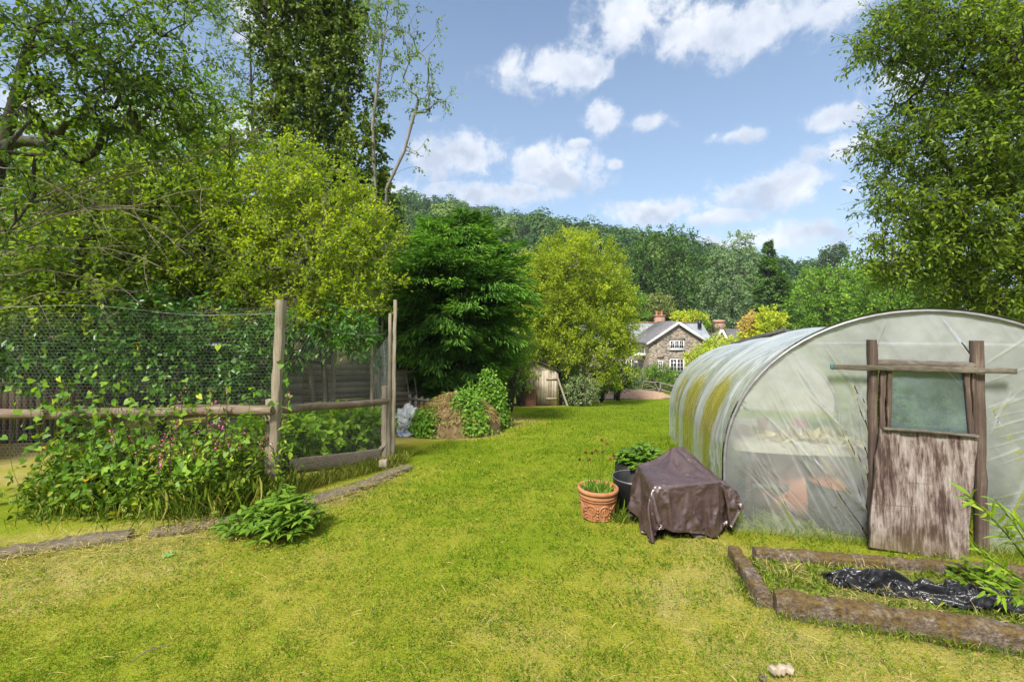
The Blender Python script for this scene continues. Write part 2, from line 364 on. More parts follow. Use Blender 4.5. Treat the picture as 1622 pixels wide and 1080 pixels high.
def shrub(name, label, cat, base, blobs, ncl, twigs, tl, lpt, L, W, tm, lm, bm, nst=5, group=None, crown='foliage', **kw):
    root = thing(name, label, cat, base, group); base = np.asarray(base, float)
    C, D = sample_blobs(blobs, ncl, kw.pop('shell', .3)); C[:, 2] = np.maximum(C[:, 2], gz(C[:, 0], C[:, 1])+.04)
    wd = MB(); lv = MB(); k = R.integers(0, nst, ncl)
    o = base+np.concatenate([R.normal(size=(nst, 2))*.12, np.zeros((nst, 1))], 1)
    mid = (o[k]+C)/2+np.array([0, 0, .15])*np.linalg.norm(C-o[k], axis=1)[:, None]
    r = kw.pop('str_', .006)
    wd.prisms(o[k], mid, r, r*.75, 4); wd.prisms(mid, C, r*.75, r*.4, 4)
    foliage(lv, C, D, twigs, tl, lpt, L, W, tm, wd, **kw)
    wd.build('stem', bm, root, True); lv.build(crown, lm, root); return root
def blob(px, py, rx, ry, Y, dep, w=1.0): return (un(px, py, Y), np.array([rx*Y/F, dep, ry*Y/F]), w)
def pts(l, Y): return [un(a, b, Y if len(q) == 0 else q[0]) for a, b, *q in l]
# ------------------------------------------------------------------ materials used
GRASSC = [(0, (.028, .062, .003)), (.25, (.072, .135, .010)), (.5, (.122, .176, .014)), (.68, (.165, .186, .022)), (.85, (.24, .205, .045)), (1, (.34, .28, .12))]
m_hazel = leafmat('hazel_leaf', [(0, (.04, .072, .006)), (.5, (.13, .18, .008)), (1, (.27, .30, .018))], .45)
m_mid = leafmat('ash_leaf', [(0, (.026, .052, .004)), (.5, (.082, .125, .008)), (1, (.18, .225, .016))], .45)
m_plum = leafmat('plum_leaf', [(0, (.018, .04, .008)), (.5, (.045, .085, .010)), (1, (.13, .18, .018))], .4)
m_ivy = leafmat('ivy_leaf', [(0, (.016, .032, .005)), (.5, (.044, .07, .009)), (1, (.12, .15, .018))], .25, .5)
m_ivyb = leafmat('bright_ivy_leaf', [(0, (.025, .06, .008)), (.5, (.065, .135, .015)), (1, (.13, .21, .025))], .3, .4)
m_birch = leafmat('birch_leaf', [(0, (.03, .06, .012)), (.5, (.07, .12, .02)), (1, (.15, .20, .04))], .4)
m_con = leafmat('cypress_spray', [(0, (.014, .036, .010)), (.5, (.035, .082, .018)), (.85, (.075, .145, .028)), (1, (.13, .20, .045))], .32, .7, 1.2, .1, 1.2)
m_spr = leafmat('spruce_spray', [(0, (.02, .05, .016)), (.5, (.05, .10, .025)), (1, (.11, .18, .04))], .2, .6, .4)
m_will = leafmat('golden_willow_leaf', [(0, (.05, .085, .010)), (.4, (.145, .19, .018)), (1, (.32, .35, .045))], .42, .6, .6, .15, .85)
m_far = leafmat('wood_leaf', [(0, (.014, .036, .018)), (.35, (.03, .066, .024)), (.6, (.045, .088, .028)), (.8, (.065, .112, .032)), (1, (.10, .145, .04))], .2, .8, .05, .1, .8)  # bluish green, some of the distance haze is put into the colour
m_dark = leafmat('dark_broadleaf', [(0, (.012, .032, .012)), (.5, (.035, .075, .018)), (1, (.085, .14, .025))], .25, .6, .25)
m_grey = leafmat('grey_willow_leaf', [(0, (.05, .085, .055)), (.5, (.095, .145, .09)), (1, (.17, .22, .14))], .25, .6, .3)
m_olive = leafmat('olive_leaf', [(0, (.05, .07, .025)), (.5, (.10, .125, .04)), (1, (.18, .19, .07))], .3, .6, .3)
m_brt = leafmat('bright_broadleaf', [(0, (.025, .06, .010)), (.5, (.075, .145, .018)), (1, (.17, .25, .035))], .35, .6, .3)
m_gold = leafmat('golden_shrub_leaf', [(0, (.10, .15, .015)), (.5, (.22, .27, .025)), (.85, (.38, .36, .05)), (1, (.42, .24, .08))], .35, .6, .5)
m_oldf = leafmat('faded_flower_leaf', [(0, (.16, .09, .05)), (.5, (.30, .19, .10)), (1, (.36, .30, .10))], .2, .7, 1)
m_alder = leafmat('overhanging_leaf', [(0, (.026, .05, .006)), (.5, (.072, .112, .011)), (1, (.16, .20, .024))], .45, .5, .8)
m_lau = leafmat('laurel_leaf', [(0, (.012, .035, .008)), (.5, (.03, .075, .014)), (1, (.07, .14, .02))], .2, .3)
m_var = leafmat('silver_shrub_leaf', [(0, (.05, .08, .04)), (.5, (.11, .15, .08)), (1, (.30, .33, .20))], .2, .6)
m_bind = leafmat('bindweed_leaf', [(0, (.035, .09, .014)), (.5, (.09, .18, .022)), (.88, (.19, .28, .03)), (.97, (.34, .34, .03)), (1, (.5, .24, .02))], .4, .45, 1.5, .25, .75)
m_rasp = leafmat('raspberry_leaf', [(0, (.045, .09, .014)), (.5, (.11, .19, .02)), (1, (.23, .30, .03))], .4, .5)
m_peony = leafmat('peony_leaf', [(0, (.03, .07, .012)), (.5, (.075, .14, .018)), (1, (.16, .23, .035))], .3, .4, 3, .25, .8)
m_weed = leafmat('weed_leaf', [(0, (.03, .06, .008)), (.5, (.075, .12, .012)), (1, (.17, .20, .025))], .35, .5, 2, .2, .75)
m_wil2 = leafmat('willow_shoot_leaf', [(0, (.06, .12, .014)), (.5, (.14, .23, .02)), (1, (.26, .33, .04))], .4, .4, 3, .25, .72)
m_pink = leafmat('pink_petal', [(0, (.35, .05, .22)), (.5, (.5, .10, .32)), (1, (.65, .25, .45))], .3, .5)
m_straw = leafmat('straw', [(0, (.17, .13, .05)), (.5, (.32, .25, .11)), (1, (.46, .38, .20))], .15, .7, 2, .2, .6)
m_grass = leafmat('grass_blade', GRASSC, .25, .7, .5, .06, .72)
m_tall = leafmat('long_grass', [(0, (.045, .085, .01)), (.6, (.10, .15, .014)), (1, (.30, .27, .09))], .3, .6, 1.2, .1, .7)
m_bark = barkmat('bark', (.05, .04, .03), (.16, .13, .10), 9, .5)
m_barkd = barkmat('dark_bark', (.018, .015, .012), (.06, .05, .04), 9, .4)
m_barkg = barkmat('grey_bark', (.10, .09, .075), (.28, .25, .21), 9, .2)
m_twig = barkmat('pale_twig', (.09, .07, .05), (.24, .20, .14), 12)
m_post = woodmat('weathered_post', 2, ((.09, .07, .05), (.26, .215, .155), (.44, .39, .30)), 1, .15)
m_rail = woodmat('weathered_rail', 0, ((.035, .022, .014), (.16, .115, .075), (.38, .31, .23)), 1, .2)
m_pole = woodmat('grey_pole', 2, ((.13, .10, .075), (.33, .27, .20), (.50, .44, .35)), 1)
m_board = woodmat('grey_boards', 0, ((.16, .13, .10), (.27, .23, .18), (.40, .35, .28)), 1, .25, tintk=.35)
m_bfence = woodmat('brown_boards', 2, ((.025, .014, .008), (.05, .028, .016), (.085, .052, .03)), 1, .2)  # brown darkened, the shade over this fence is put into the colour
m_sleep = woodmat('old_sleeper', 0, ((.04, .032, .025), (.12, .095, .07), (.26, .22, .17)), .7, .5)
m_shed = woodmat('shed_boards', 2, ((.20, .15, .10), (.38, .31, .23), (.55, .47, .37)), .7, .15, tintk=.4)
m_jamb = woodmat('jamb_wood', 2, ((.025, .014, .011), (.085, .055, .042), (.24, .19, .14)), 1)
m_jambx = woodmat('batten_wood', 0, ((.03, .024, .018), (.10, .082, .06), (.22, .19, .145)), 1, .2)
m_metal = plain('galvanised_tube', (.24, .23, .26), (.34, .33, .36), 14, .45, Metallic=.5)
m_wire = plain('galvanised_wire', (.28, .30, .28), (.42, .44, .42), 9, .5, Metallic=.3)
m_rub = plain('black_rubber', (.010, .010, .011), (.022, .021, .02), 12, .55, .5, 60)
m_blk = plain('black_plastic', (.008, .008, .009), (.016, .016, .018), 8, .4)
m_white = plain('white_paint', (.72, .72, .70), (.8, .8, .78), 5, .5)
m_wpl = plain('white_plastic', (.62, .63, .62), (.8, .8, .8), 6, .45, .3, 30)
m_soil = plain('soil', (.045, .03, .02), (.10, .07, .045), 9, .95, .9, 25)
m_pink2 = plain('pink_plastic', (.6, .07, .16), (.65, .1, .2), 5, .4)
m_red = plain('terracotta_plain', (.42, .15, .08), (.5, .2, .11), 6, .8)
m_cream = plain('cream_cloth', (.62, .52, .34), (.74, .68, .52), 6, .8)
m_blue = plain('blue_plastic', (.02, .12, .45), (.03, .16, .5), 5, .4)
m_teal = plain('teal_paint', (.02, .16, .17), (.05, .25, .25), 8, .6)
# ------------------------------------------------------------------ special materials
def ground_mat():
    m, nt, out = newmat('ground_turf'); v = coords(nt)
    big = noise(nt, v, .45, 4, .6); med = noise(nt, v, 2.3, 5, .62); fine = noise(nt, v, 55, 4, .7); fin2 = noise(nt, nd(nt, 'Mapping', {'Vector': v, 'Scale': (1, .35, 1)}).outputs[0], 14, 4, .7)
    f = mth(nt, 'ADD', mth(nt, 'MULTIPLY', big, .35), mth(nt, 'MULTIPLY', med, .35)); f = mth(nt, 'ADD', f, mth(nt, 'MULTIPLY', fin2, .25)); f = mth(nt, 'ADD', f, mth(nt, 'MULTIPLY_ADD', fine, .5, -.15))
    dry = nd(nt, 'Attribute', attribute_name='tint').outputs['Fac']          # 0 lush .. .5 dry .. 1 bare earth
    f2 = mth(nt, 'ADD', f, mth(nt, 'MULTIPLY_ADD', mth(nt, 'MINIMUM', dry, .5), .8, -.12), clamp=True)
    gr = ramp(nt, f2, [(.3, (.085, .15, .003)), (.5, (.175, .235, .014)), (.62, (.24, .268, .024)), (.76, (.30, .28, .04)), (.92, (.38, .32, .11))])
    so = ramp(nt, med, [(.3, (.03, .024, .012)), (.55, (.06, .05, .02)), (.7, (.05, .065, .015))])
    c = mixc(nt, ramp(nt, mth(nt, 'ADD', dry, mth(nt, 'MULTIPLY_ADD', med, .3, -.15)), [(.6, 0.), (.8, 1.)]), gr, so)
    pbsdf(nt, out, c, .95, bump(nt, mth(nt, 'ADD', fine, fin2), .8, .03), **{'Specular IOR Level': .03}); return m
def film_mat(name, milk, algae=True, streak=False):
    m, nt, out = newmat(name); v = coords(nt)
    t = nd(nt, 'Attribute', attribute_name='tint').outputs['Fac']
    n1 = noise(nt, v, 3, 5, .6); n2 = noise(nt, v, 40, 4, .7)
    col = ramp(nt, n1, [(.3, (.74, .79, .78)), (.7, (.84, .88, .86))] if algae else [(.3, (.68, .72, .71)), (.7, (.80, .83, .82))])
    st = noise(nt, nd(nt, 'Mapping', {'Vector': v, 'Scale': (26, 26, 1.6)}).outputs[0], 1, 6, .72, .8) if algae else noise(nt, v, 9, 5, .7)
    a = ramp(nt, mth(nt, 'ADD', mth(nt, 'MULTIPLY_ADD', st, 1.5 if algae else .9, -.75 if algae else -.45), t), [(.45, 0.), (.85, 1.)] if algae else [(.34, 0.), (.8, .6)])
    col2 = mixc(nt, a, col, ramp(nt, n2, [(.35, (.40, .35, .015)), (.65, (.66, .60, .17))]))
    bn = bump(nt, mth(nt, 'ADD', n1, mth(nt, 'MULTIPLY', n2, .08)), .25, .03)
    d = nd(nt, 'BsdfDiffuse', {'Color': col2, 'Normal': bn}); tl = nd(nt, 'BsdfTranslucent', {'Color': col2})
    body = nd(nt, 'MixShader', {0: .5, 1: d.outputs[0], 2: tl.outputs[0]})
    tp = nd(nt, 'BsdfTransparent', {'Color': (.93, .96, .95)})
    op = mth(nt, 'ADD', mth(nt, 'MULTIPLY_ADD', n1, .3, milk-.15), mth(nt, 'MULTIPLY', a, .42))
    op = mth(nt, 'ADD', op, mth(nt, 'MULTIPLY', mth(nt, 'MAXIMUM', mth(nt, 'SUBTRACT', .16, t), 0.0), 1.2 if not algae else .5), clamp=True); op = mth(nt, 'MINIMUM', op, .93)
    if not algae: op = mth(nt, 'ADD', op, mth(nt, 'MULTIPLY', nd(nt, 'SeparateXYZ', {0: v}).outputs[2], .20), clamp=True)
    b2 = nd(nt, 'MixShader', {0: op, 1: tp.outputs[0], 2: body.outputs[0]})
    gl = nd(nt, 'BsdfGlossy', {'Color': (1, 1, 1), 'Roughness': .22, 'Normal': bn})
    fr = nd(nt, 'Fresnel', {'IOR': 1.38, 'Normal': bn}).outputs[0]
    mx = nd(nt, 'MixShader', {0: fr, 1: b2.outputs[0], 2: gl.outputs[0]}); nt.links.new(mx.outputs[0], out.inputs[0]); return m
def tarp_mat():
    m, nt, out = newmat('brown_vinyl'); v = coords(nt); n = noise(nt, v, 7, 5, .6); n2 = noise(nt, v, 22, 4, .6, .6)
    c = ramp(nt, n, [(.3, (.046, .027, .026)), (.7, (.080, .050, .049))])
    pbsdf(nt, out, c, ramp(nt, n2, [(.3, .22), (.7, .40)]), bump(nt, mth(nt, 'ADD', n2, mth(nt, 'MULTIPLY', n, 1.5)), .22, .012), **{'Specular IOR Level': .9}); return m
def panel_mat():
    m, nt, out = newmat('peeling_plywood'); v = coords(nt)
    s1 = noise(nt, nd(nt, 'Mapping', {'Vector': v, 'Scale': (9, 9, 1.6)}).outputs[0], 1, 6, .72, .5)
    s2 = noise(nt, nd(nt, 'Mapping', {'Vector': v, 'Scale': (60, 60, 5)}).outputs[0], 1, 4, .7)
    s3 = noise(nt, v, 3.2, 4, .6)
    f = mth(nt, 'ADD', mth(nt, 'MULTIPLY', s1, .55), mth(nt, 'ADD', mth(nt, 'MULTIPLY', s2, .3), mth(nt, 'MULTIPLY', s3, .25)))
    c = ramp(nt, f, [(.42, (.018, .009, .007)), (.49, (.055, .03, .023)), (.535, (.13, .092, .077)), (.59, (.24, .197, .172)), (.67, (.36, .315, .285))])
    z = nd(nt, 'SeparateXYZ', {0: v}).outputs[2]
    c = mixc(nt, ramp(nt, mth(nt, 'ADD', z, mth(nt, 'MULTIPLY_ADD', s3, .5, -.25)), [(.0, .55), (.22, 0.)]), c, (.12, .09, .035))
    cr = nd(nt, 'TexBrick', {'Vector': nd(nt, 'Mapping', {'Vector': v, 'Rotation': (PI/2, 0, 0), 'Scale': (1, 1, 1)}).outputs[0], 'Scale': 3.1, 'Mortar Size': .006, 'Brick Width': .55, 'Row Height': .62, 'Color1': (1, 1, 1, 1), 'Color2': (1, 1, 1, 1), 'Mortar': (0, 0, 0, 1)})
    cf = mth(nt, 'MULTIPLY', mth(nt, 'SUBTRACT', 1.0, nd(nt, 'RGBToBW', {0: cr.outputs[0]}).outputs[0]), ramp(nt, s3, [(.53, 0.), (.60, .7)]))
    c = mixc(nt, cf, c, (.03, .018, .015))
    pbsdf(nt, out, c, .8, bump(nt, mth(nt, 'SUBTRACT', f, mth(nt, 'MULTIPLY', cf, .3)), .9, .015)); return m
def stone_mat():
    m, nt, out = newmat('rubble_stone'); v = coords(nt, (2.1, 2.1, 3.8)); w = nd(nt, 'VectorMath', {0: v, 1: nd(nt, 'VectorMath', {0: nd(nt, 'TexNoise', {'Vector': v, 'Scale': 3.0}).outputs[1], 1: (.3, .3, .3)}, operation='MULTIPLY').outputs[0]}, operation='ADD').outputs[0]
    vo = nd(nt, 'TexVoronoi', {'Vector': w, 'Scale': 2.6}); ve = nd(nt, 'TexVoronoi', {'Vector': w, 'Scale': 2.6}, feature='DISTANCE_TO_EDGE')
    k = nd(nt, 'SeparateColor', {0: vo.outputs['Color']}).outputs[0]
    c = ramp(nt, k, [(.1, (.09, .075, .065)), (.3, (.25, .20, .15)), (.5, (.37, .30, .23)), (.65, (.22, .20, .185)), (.9, (.50, .43, .33))])
    c = mixc(nt, ramp(nt, ve.outputs[0], [(.01, 1.), (.05, 0.)]), c, (.33, .29, .22))
    pbsdf(nt, out, c, .9, bump(nt, ve.outputs[0], .6, .05)); return m
def slate_mat(name, a, b, rough=.4):
    m, nt, out = newmat(name); v = coords(nt)
    br = nd(nt, 'TexBrick', {'Vector': nd(nt, 'Mapping', {'Vector': v, 'Rotation': (0, 0, 0)}).outputs[0], 'Scale': 3.0, 'Mortar Size': .02, 'Color1': a+(1,), 'Color2': b+(1,), 'Mortar': tuple(q*.5 for q in a)+(1,)})
    c = mixc(nt, ramp(nt, noise(nt, v, 1.3, 4), [(.4, 0.), (.7, .5)]), br.outputs[0], tuple(q*1.3 for q in b))
    pbsdf(nt, out, c, rough, bump(nt, br.outputs[1], -.3, .02)); return m
def brick_mat():
    m, nt, out = newmat('red_brick'); v = coords(nt, (1, 1, 1), rot=(PI/2, 0, 0))
    br = nd(nt, 'TexBrick', {'Vector': v, 'Scale': 4.5, 'Mortar Size': .03, 'Color1': (.36, .15, .09, 1), 'Color2': (.26, .11, .08, 1), 'Mortar': (.4, .34, .28, 1)})
    pbsdf(nt, out, mixc(nt, .3, br.outputs[0], ramp(nt, noise(nt, v, 2, 3), [(.3, (.2, .1, .08)), (.7, (.5, .3, .2))])), .9); return m
def kerb_mat():
    m, nt, out = newmat('mossy_kerb'); v = coords(nt); n = noise(nt, v, 6, 6, .68); n2 = noise(nt, v, 38, 4, .7)
    st = ramp(nt, n2, [(.3, (.045, .032, .022)), (.5, (.13, .095, .07)), (.72, (.30, .25, .20))])
    nz = nd(nt, 'SeparateXYZ', {0: nd(nt, 'NewGeometry').outputs['Normal']}).outputs[2]
    mo = ramp(nt, n2, [(.3, (.04, .022, .008)), (.5, (.11, .065, .016)), (.7, (.13, .115, .022))])
    f = ramp(nt, mth(nt, 'ADD', n, mth(nt, 'MULTIPLY', nz, .05)), [(.44, 0.), (.56, .95)])
    pbsdf(nt, out, mixc(nt, f, st, mo), .92, bump(nt, mth(nt, 'ADD', n2, n), .9, .02)); return m
def terra_mat():
    m, nt, out = newmat('terracotta'); v = coords(nt); n = noise(nt, v, 9, 5, .6)
    c = ramp(nt, n, [(.3, (.27, .105, .045)), (.55, (.40, .17, .075)), (.75, (.45, .24, .13))])
    pbsdf(nt, out, c, .8, bump(nt, noise(nt, v, 80, 3), .25, .004)); return m
def glass_mat(name, tint, op):
    m, nt, out = newmat(name)
    tp = nd(nt, 'BsdfTransparent', {'Color': tint}); df = nd(nt, 'BsdfDiffuse', {'Color': tuple(q*.6 for q in tint)})
    b = nd(nt, 'MixShader', {0: mth(nt, 'MULTIPLY', noise(nt, coords(nt), 5, 4), op*2), 1: tp.outputs[0], 2: df.outputs[0]})
    gl = nd(nt, 'BsdfGlossy', {'Roughness': .06}); fr = nd(nt, 'Fresnel', {'IOR': 1.5}).outputs[0]
    nt.links.new(nd(nt, 'MixShader', {0: fr, 1: b.outputs[0], 2: gl.outputs[0]}).outputs[0], out.inputs[0]); return m
m_ground = ground_mat(); m_film = film_mat('polythene_cover', .80); m_film2 = film_mat('polythene_end', .25, False)
m_tarp = tarp_mat(); m_panel = panel_mat(); m_stone = stone_mat(); m_slate = slate_mat('dark_slate', (.13, .125, .13), (.19, .18, .185), .35); m_slate2 = slate_mat('pale_slate', (.27, .30, .33), (.36, .39, .42), .3)
m_brick = brick_mat(); m_kerb = kerb_mat(); m_terra = terra_mat()
m_glass = glass_mat('teal_pane', (.58, .78, .80), .24)  # clear teal with an uneven teal diffuse mixed in
m_win = plain('dark_window', (.02, .025, .03), (.05, .055, .06), 1.5, .06)
m_poly = plain('black_polythene', (.010, .010, .013), (.02, .02, .024), 5, .3, .6, 14)
m_grav = plain('path_gravel', (.20, .18, .16), (.34, .31, .28), 25, .9, .6, 60)
m_chip = plain('bark_chippings', (.24, .14, .09), (.46, .31, .21), 18, .9, .8, 40)
m_heap = plain('rotted_clippings', (.10, .065, .03), (.24, .165, .075), 9, .95, .9, 25)
m_felt = plain('roofing_felt', (.04, .04, .038), (.10, .095, .08), 5, .9, .4, 30)
m_rend = plain('pale_render', (.30, .28, .22), (.40, .37, .30), 4, .85)
m_rust = plain('rusty_brown_panel', (.14, .055, .03), (.25, .11, .06), 9, .8)
m_tab = plain('old_worktop', (.42, .38, .30), (.60, .56, .48), 5, .6)
# ------------------------------------------------------------------ camera, sun, sky
cam = bpy.data.cameras.new('camera'); cam.sensor_width = 36; cam.lens = F/1622*36; cam.shift_y = -(540-HY)/1622; cam.clip_end = 3000; cam.clip_start = .05
co = bpy.data.objects.new('camera', cam); COL.objects.link(co); co.location = (0, 0, CZ); co.rotation_euler = (PI/2, 0, 0); SC.camera = co
SUN_EL, SUN_AZ = math.radians(50), math.radians(-155)           # azimuth from +Y towards +X: behind the camera on the left
sd = Vector((math.sin(SUN_AZ)*math.cos(SUN_EL), math.cos(SUN_AZ)*math.cos(SUN_EL), math.sin(SUN_EL)))
sl = bpy.data.lights.new('sun', 'SUN'); sl.energy = 3.7; sl.angle = math.radians(12); sl.color = (1, .95, .86)
so = bpy.data.objects.new('sun', sl); COL.objects.link(so); so.rotation_euler = sd.to_track_quat('Z', 'Y').to_euler()
w = bpy.data.worlds.new('World'); SC.world = w; w.use_nodes = True; nt = w.node_tree; nt.nodes.clear()
out = nt.nodes.new('ShaderNodeOutputWorld')
sky = nt.nodes.new('ShaderNodeTexSky'); sky.sky_type = 'NISHITA'; sky.sun_disc = False; sky.sun_elevation = SUN_EL; sky.sun_rotation = SUN_AZ; sky.air_density = 1.0; sky.dust_density = .4; sky.ozone_density = 1.2
tc = nd(nt, 'TexCoord').outputs['Generated']; sx = nd(nt, 'SeparateXYZ', {0: tc})
az = mth(nt, 'ARCTAN2', sx.outputs[0], sx.outputs[1]); el = mth(nt, 'ARCSINE', sx.outputs[2])
ae = nd(nt, 'CombineXYZ', {0: az, 1: el}).outputs[0]
CL = [(868,116,92,32),(930,112,45,20),(1000,30,92,46),(1130,48,120,44),(1200,52,110,46),(1300,22,100,44),(740,240,62,42),(690,245,60,40),(880,272,85,38),(850,255,45,28),(955,190,26,28),(1028,195,32,17),(915,227,18,8),
 (1172,214,46,16),(1215,300,92,36),(1240,290,55,28),(1330,185,62,24),(1340,235,66,28),(1035,335,90,26),(975,261,19,11),(1290,365,85,22),(1130,345,70,16),(800,305,120,22),(1345,300,25,14),(1430,120,70,50),
 (330,200,150,60),(230,330,210,90),(60,180,70,60),(480,60,120,60),(1560,250,120,90),(1450,420,120,40),(1150,388,200,22),(600,330,80,60)]
dm = None; vv = None
for px, py, rx, ry in CL:
    a = math.atan((px-CX)/F); e = math.atan((HY-py)/F*math.cos(a))
    d_ = nd(nt, 'VectorMath', {0: ae, 1: (a, e, 0)}, operation='SUBTRACT').outputs[0]
    k = math.cos(a)**2
    d_ = nd(nt, 'VectorMath', {0: d_, 1: (F/(rx*k), F/(ry*k*.95), 1)}, operation='MULTIPLY').outputs[0]
    v_ = nd(nt, 'SeparateXYZ', {0: d_}).outputs[1]; d_ = nd(nt, 'VectorMath', {0: d_}, operation='LENGTH').outputs['Value']
    vv = v_ if vv is None else nd(nt, 'Mix', {0: mth(nt, 'LESS_THAN', d_, dm), 2: vv, 3: v_}).outputs[0]
    dm = d_ if dm is None else mth(nt, 'MINIMUM', dm, d_)
n1 = noise(nt, tc, 16, 12, .62, .2); n2 = noise(nt, nd(nt, 'Mapping', {'Vector': tc, 'Location': (3, 1, 2)}).outputs[0], 3.2, 6, .55)
rear = mth(nt, 'MULTIPLY_ADD', n2, -5.0, 2.75)  # unseen clouds behind and overhead, thickened to add frontal fill light
back = mth(nt, 'GREATER_THAN', mth(nt, 'ABSOLUTE', az), 1.0); high = mth(nt, 'GREATER_THAN', el, .95)
dm = nd(nt, 'Mix', {0: mth(nt, 'MAXIMUM', back, high), 2: dm, 3: rear}).outputs[0]
dens = mth(nt, 'ADD', dm, mth(nt, 'MULTIPLY_ADD', n1, 3.3, -1.52))
den = ramp(nt, mth(nt, 'MULTIPLY', dens, .7), [(.1, .95), (.42, .84), (.62, .46), (.76, .13), (.92, 0.)])
n4 = noise(nt, tc, 8, 7, .5, .2); n3 = noise(nt, nd(nt, 'Mapping', {'Vector': tc, 'Location': (0, 0, .03)}).outputs[0], 8, 7, .5, .2)
lit = mth(nt, 'MULTIPLY_ADD', mth(nt, 'SUBTRACT', n4, n3), 3.2, mth(nt, 'MULTIPLY_ADD', mth(nt, 'MAXIMUM', dens, 0.0), .25, mth(nt, 'MULTIPLY_ADD', vv, .16, .46)), clamp=True)
cc = ramp(nt, lit, [(.1, (3.1, 3.5, 4.3)), (.5, (4.2, 4.5, 5.1)), (.95, (5.3, 5.45, 5.7))])
skc = nd(nt, 'Mix', {0: den, 6: sky.outputs[0], 7: cc}, data_type='RGBA').outputs[2]
hz_ = ramp(nt, el, [(0, .6), (.25, .40), (.75, .05)])
skc0 = nd(nt, 'Mix', {0: hz_, 6: sky.outputs[0], 7: (2.6, 3.45, 4.5, 1)}, data_type='RGBA').outputs[2]
nt.links.new(skc0, skc.node.inputs[6])
bg = nd(nt, 'Background', {0: skc, 1: .098}); nt.links.new(bg.outputs[0], out.inputs[0])
SC.view_settings.view_transform = 'Standard'; SC.view_settings.look = 'None'; SC.view_settings.gamma = 1; SC.view_settings.exposure = 1.0
SC.cycles.max_bounces = 8; SC.cycles.transparent_max_bounces = 16; SC.cycles.diffuse_bounces = 4; SC.cycles.transmission_bounces = 4; SC.cycles.caustics_reflective = False; SC.cycles.caustics_refractive = False
# ------------------------------------------------------------------ the ground
def dryness(x, y):
    d = .30-.028*np.clip(y, 0, 12)
    p = np.stack([x, y, 0*x], 1)
    d = d+.34*(fbm(p*.55, 5)-.5)+.30*(fbm(p*1.7, 8)-.5)
    sl = np.exp(-((x+2.9-.55*(y-4.2))**2)/.35)*np.exp(-((y-4.7)/2.0)**2)*.34     # clippings along the sleepers
    sl += np.exp(-(((x-2.4)/2.0)**2+((y-2.7)/.9)**2))*.36+np.exp(-(((x-1.75)/.35)**2+((y-3.9)/.9)**2))*.22 + np.exp(-(((x+4)/1.6)**2+((y-3.3)/.5)**2))*.22
    return np.clip(d+sl, 0, .58)
def baremask(x, y):
    b = np.zeros_like(x)
    def e(cx, cy, rx, ry, a=1): return a*np.clip(1.6-1.6*np.sqrt(((x-cx)/rx)**2+((y-cy)/ry)**2), 0, 1)
    for q in [(-8, 11.5, 6.0, 5.5), (-5, 10.2, 4.0, 3.2), (-1.6, 13.5, 3, 3), (-1.4, 10.4, 1.6, 1.0, .9), (-5.5, 6.6, 3.4, 1.2, .8), (-12, 8, 6, 6), (.5, 22.3, 3.5, 2.0), (3.3, 24.5, 2.5, 1.5), (3.5, 4.3, 1.9, .25, .4), (-3.5, 16, 4, 3)]:
        b = np.maximum(b, e(*q))
    b = np.maximum(b, np.clip((y-30)/4, 0, 1)); b = np.maximum(b, np.clip((x-8-.12*y)/3, 0, .9)); b = np.maximum(b, np.clip((-x-9)/2, 0, 1))
    return b
def axis(lo, a, b, hi, fine, co): return np.unique(np.concatenate([np.geomspace(1, a-lo+1, co)[::-1]*-1+a+1, np.arange(a, b, fine), np.geomspace(1, hi-b+1, co)+b-1]))
gx = axis(-420, -9, 8, 420, .13, 40); gy = np.unique(np.concatenate([np.linspace(-40, .8, 25), np.arange(.8, 14, .13), np.arange(14, 32, .4), np.geomspace(32, 700, 70)]))
X, Y_ = np.meshgrid(gx, gy, indexing='ij'); xf, yf = X.ravel(), Y_.ravel()
zz = gz(xf, yf)+(fbm(np.stack([xf*1.3, yf*1.3, 0*xf], 1), 2)-.5)*.05*np.clip(1-(yf-10)/20, 0, 1)-.012
tt = np.maximum(dryness(xf, yf), baremask(xf, yf))
tag(MB().grid(np.stack([xf, yf, zz], 1).reshape(len(gx), len(gy), 3), tt).build('ground', m_ground, None, True), kind='structure')
# path at the far edge of the lawn and the chippings beside it
pth = [(1.2, 26.6), (4, 27.0), (7, 27.2), (11, 27.8), (16, 28.3)]
V = np.array([[[x, y-.75, g(x, y-.75)+.03], [x, y, g(x, y)+.05], [x, y+.8, g(x, y+.8)+.03]] for x, y in pth]); tag(MB().grid(V, flip=True).build('path', m_grav, None, True), kind='structure')
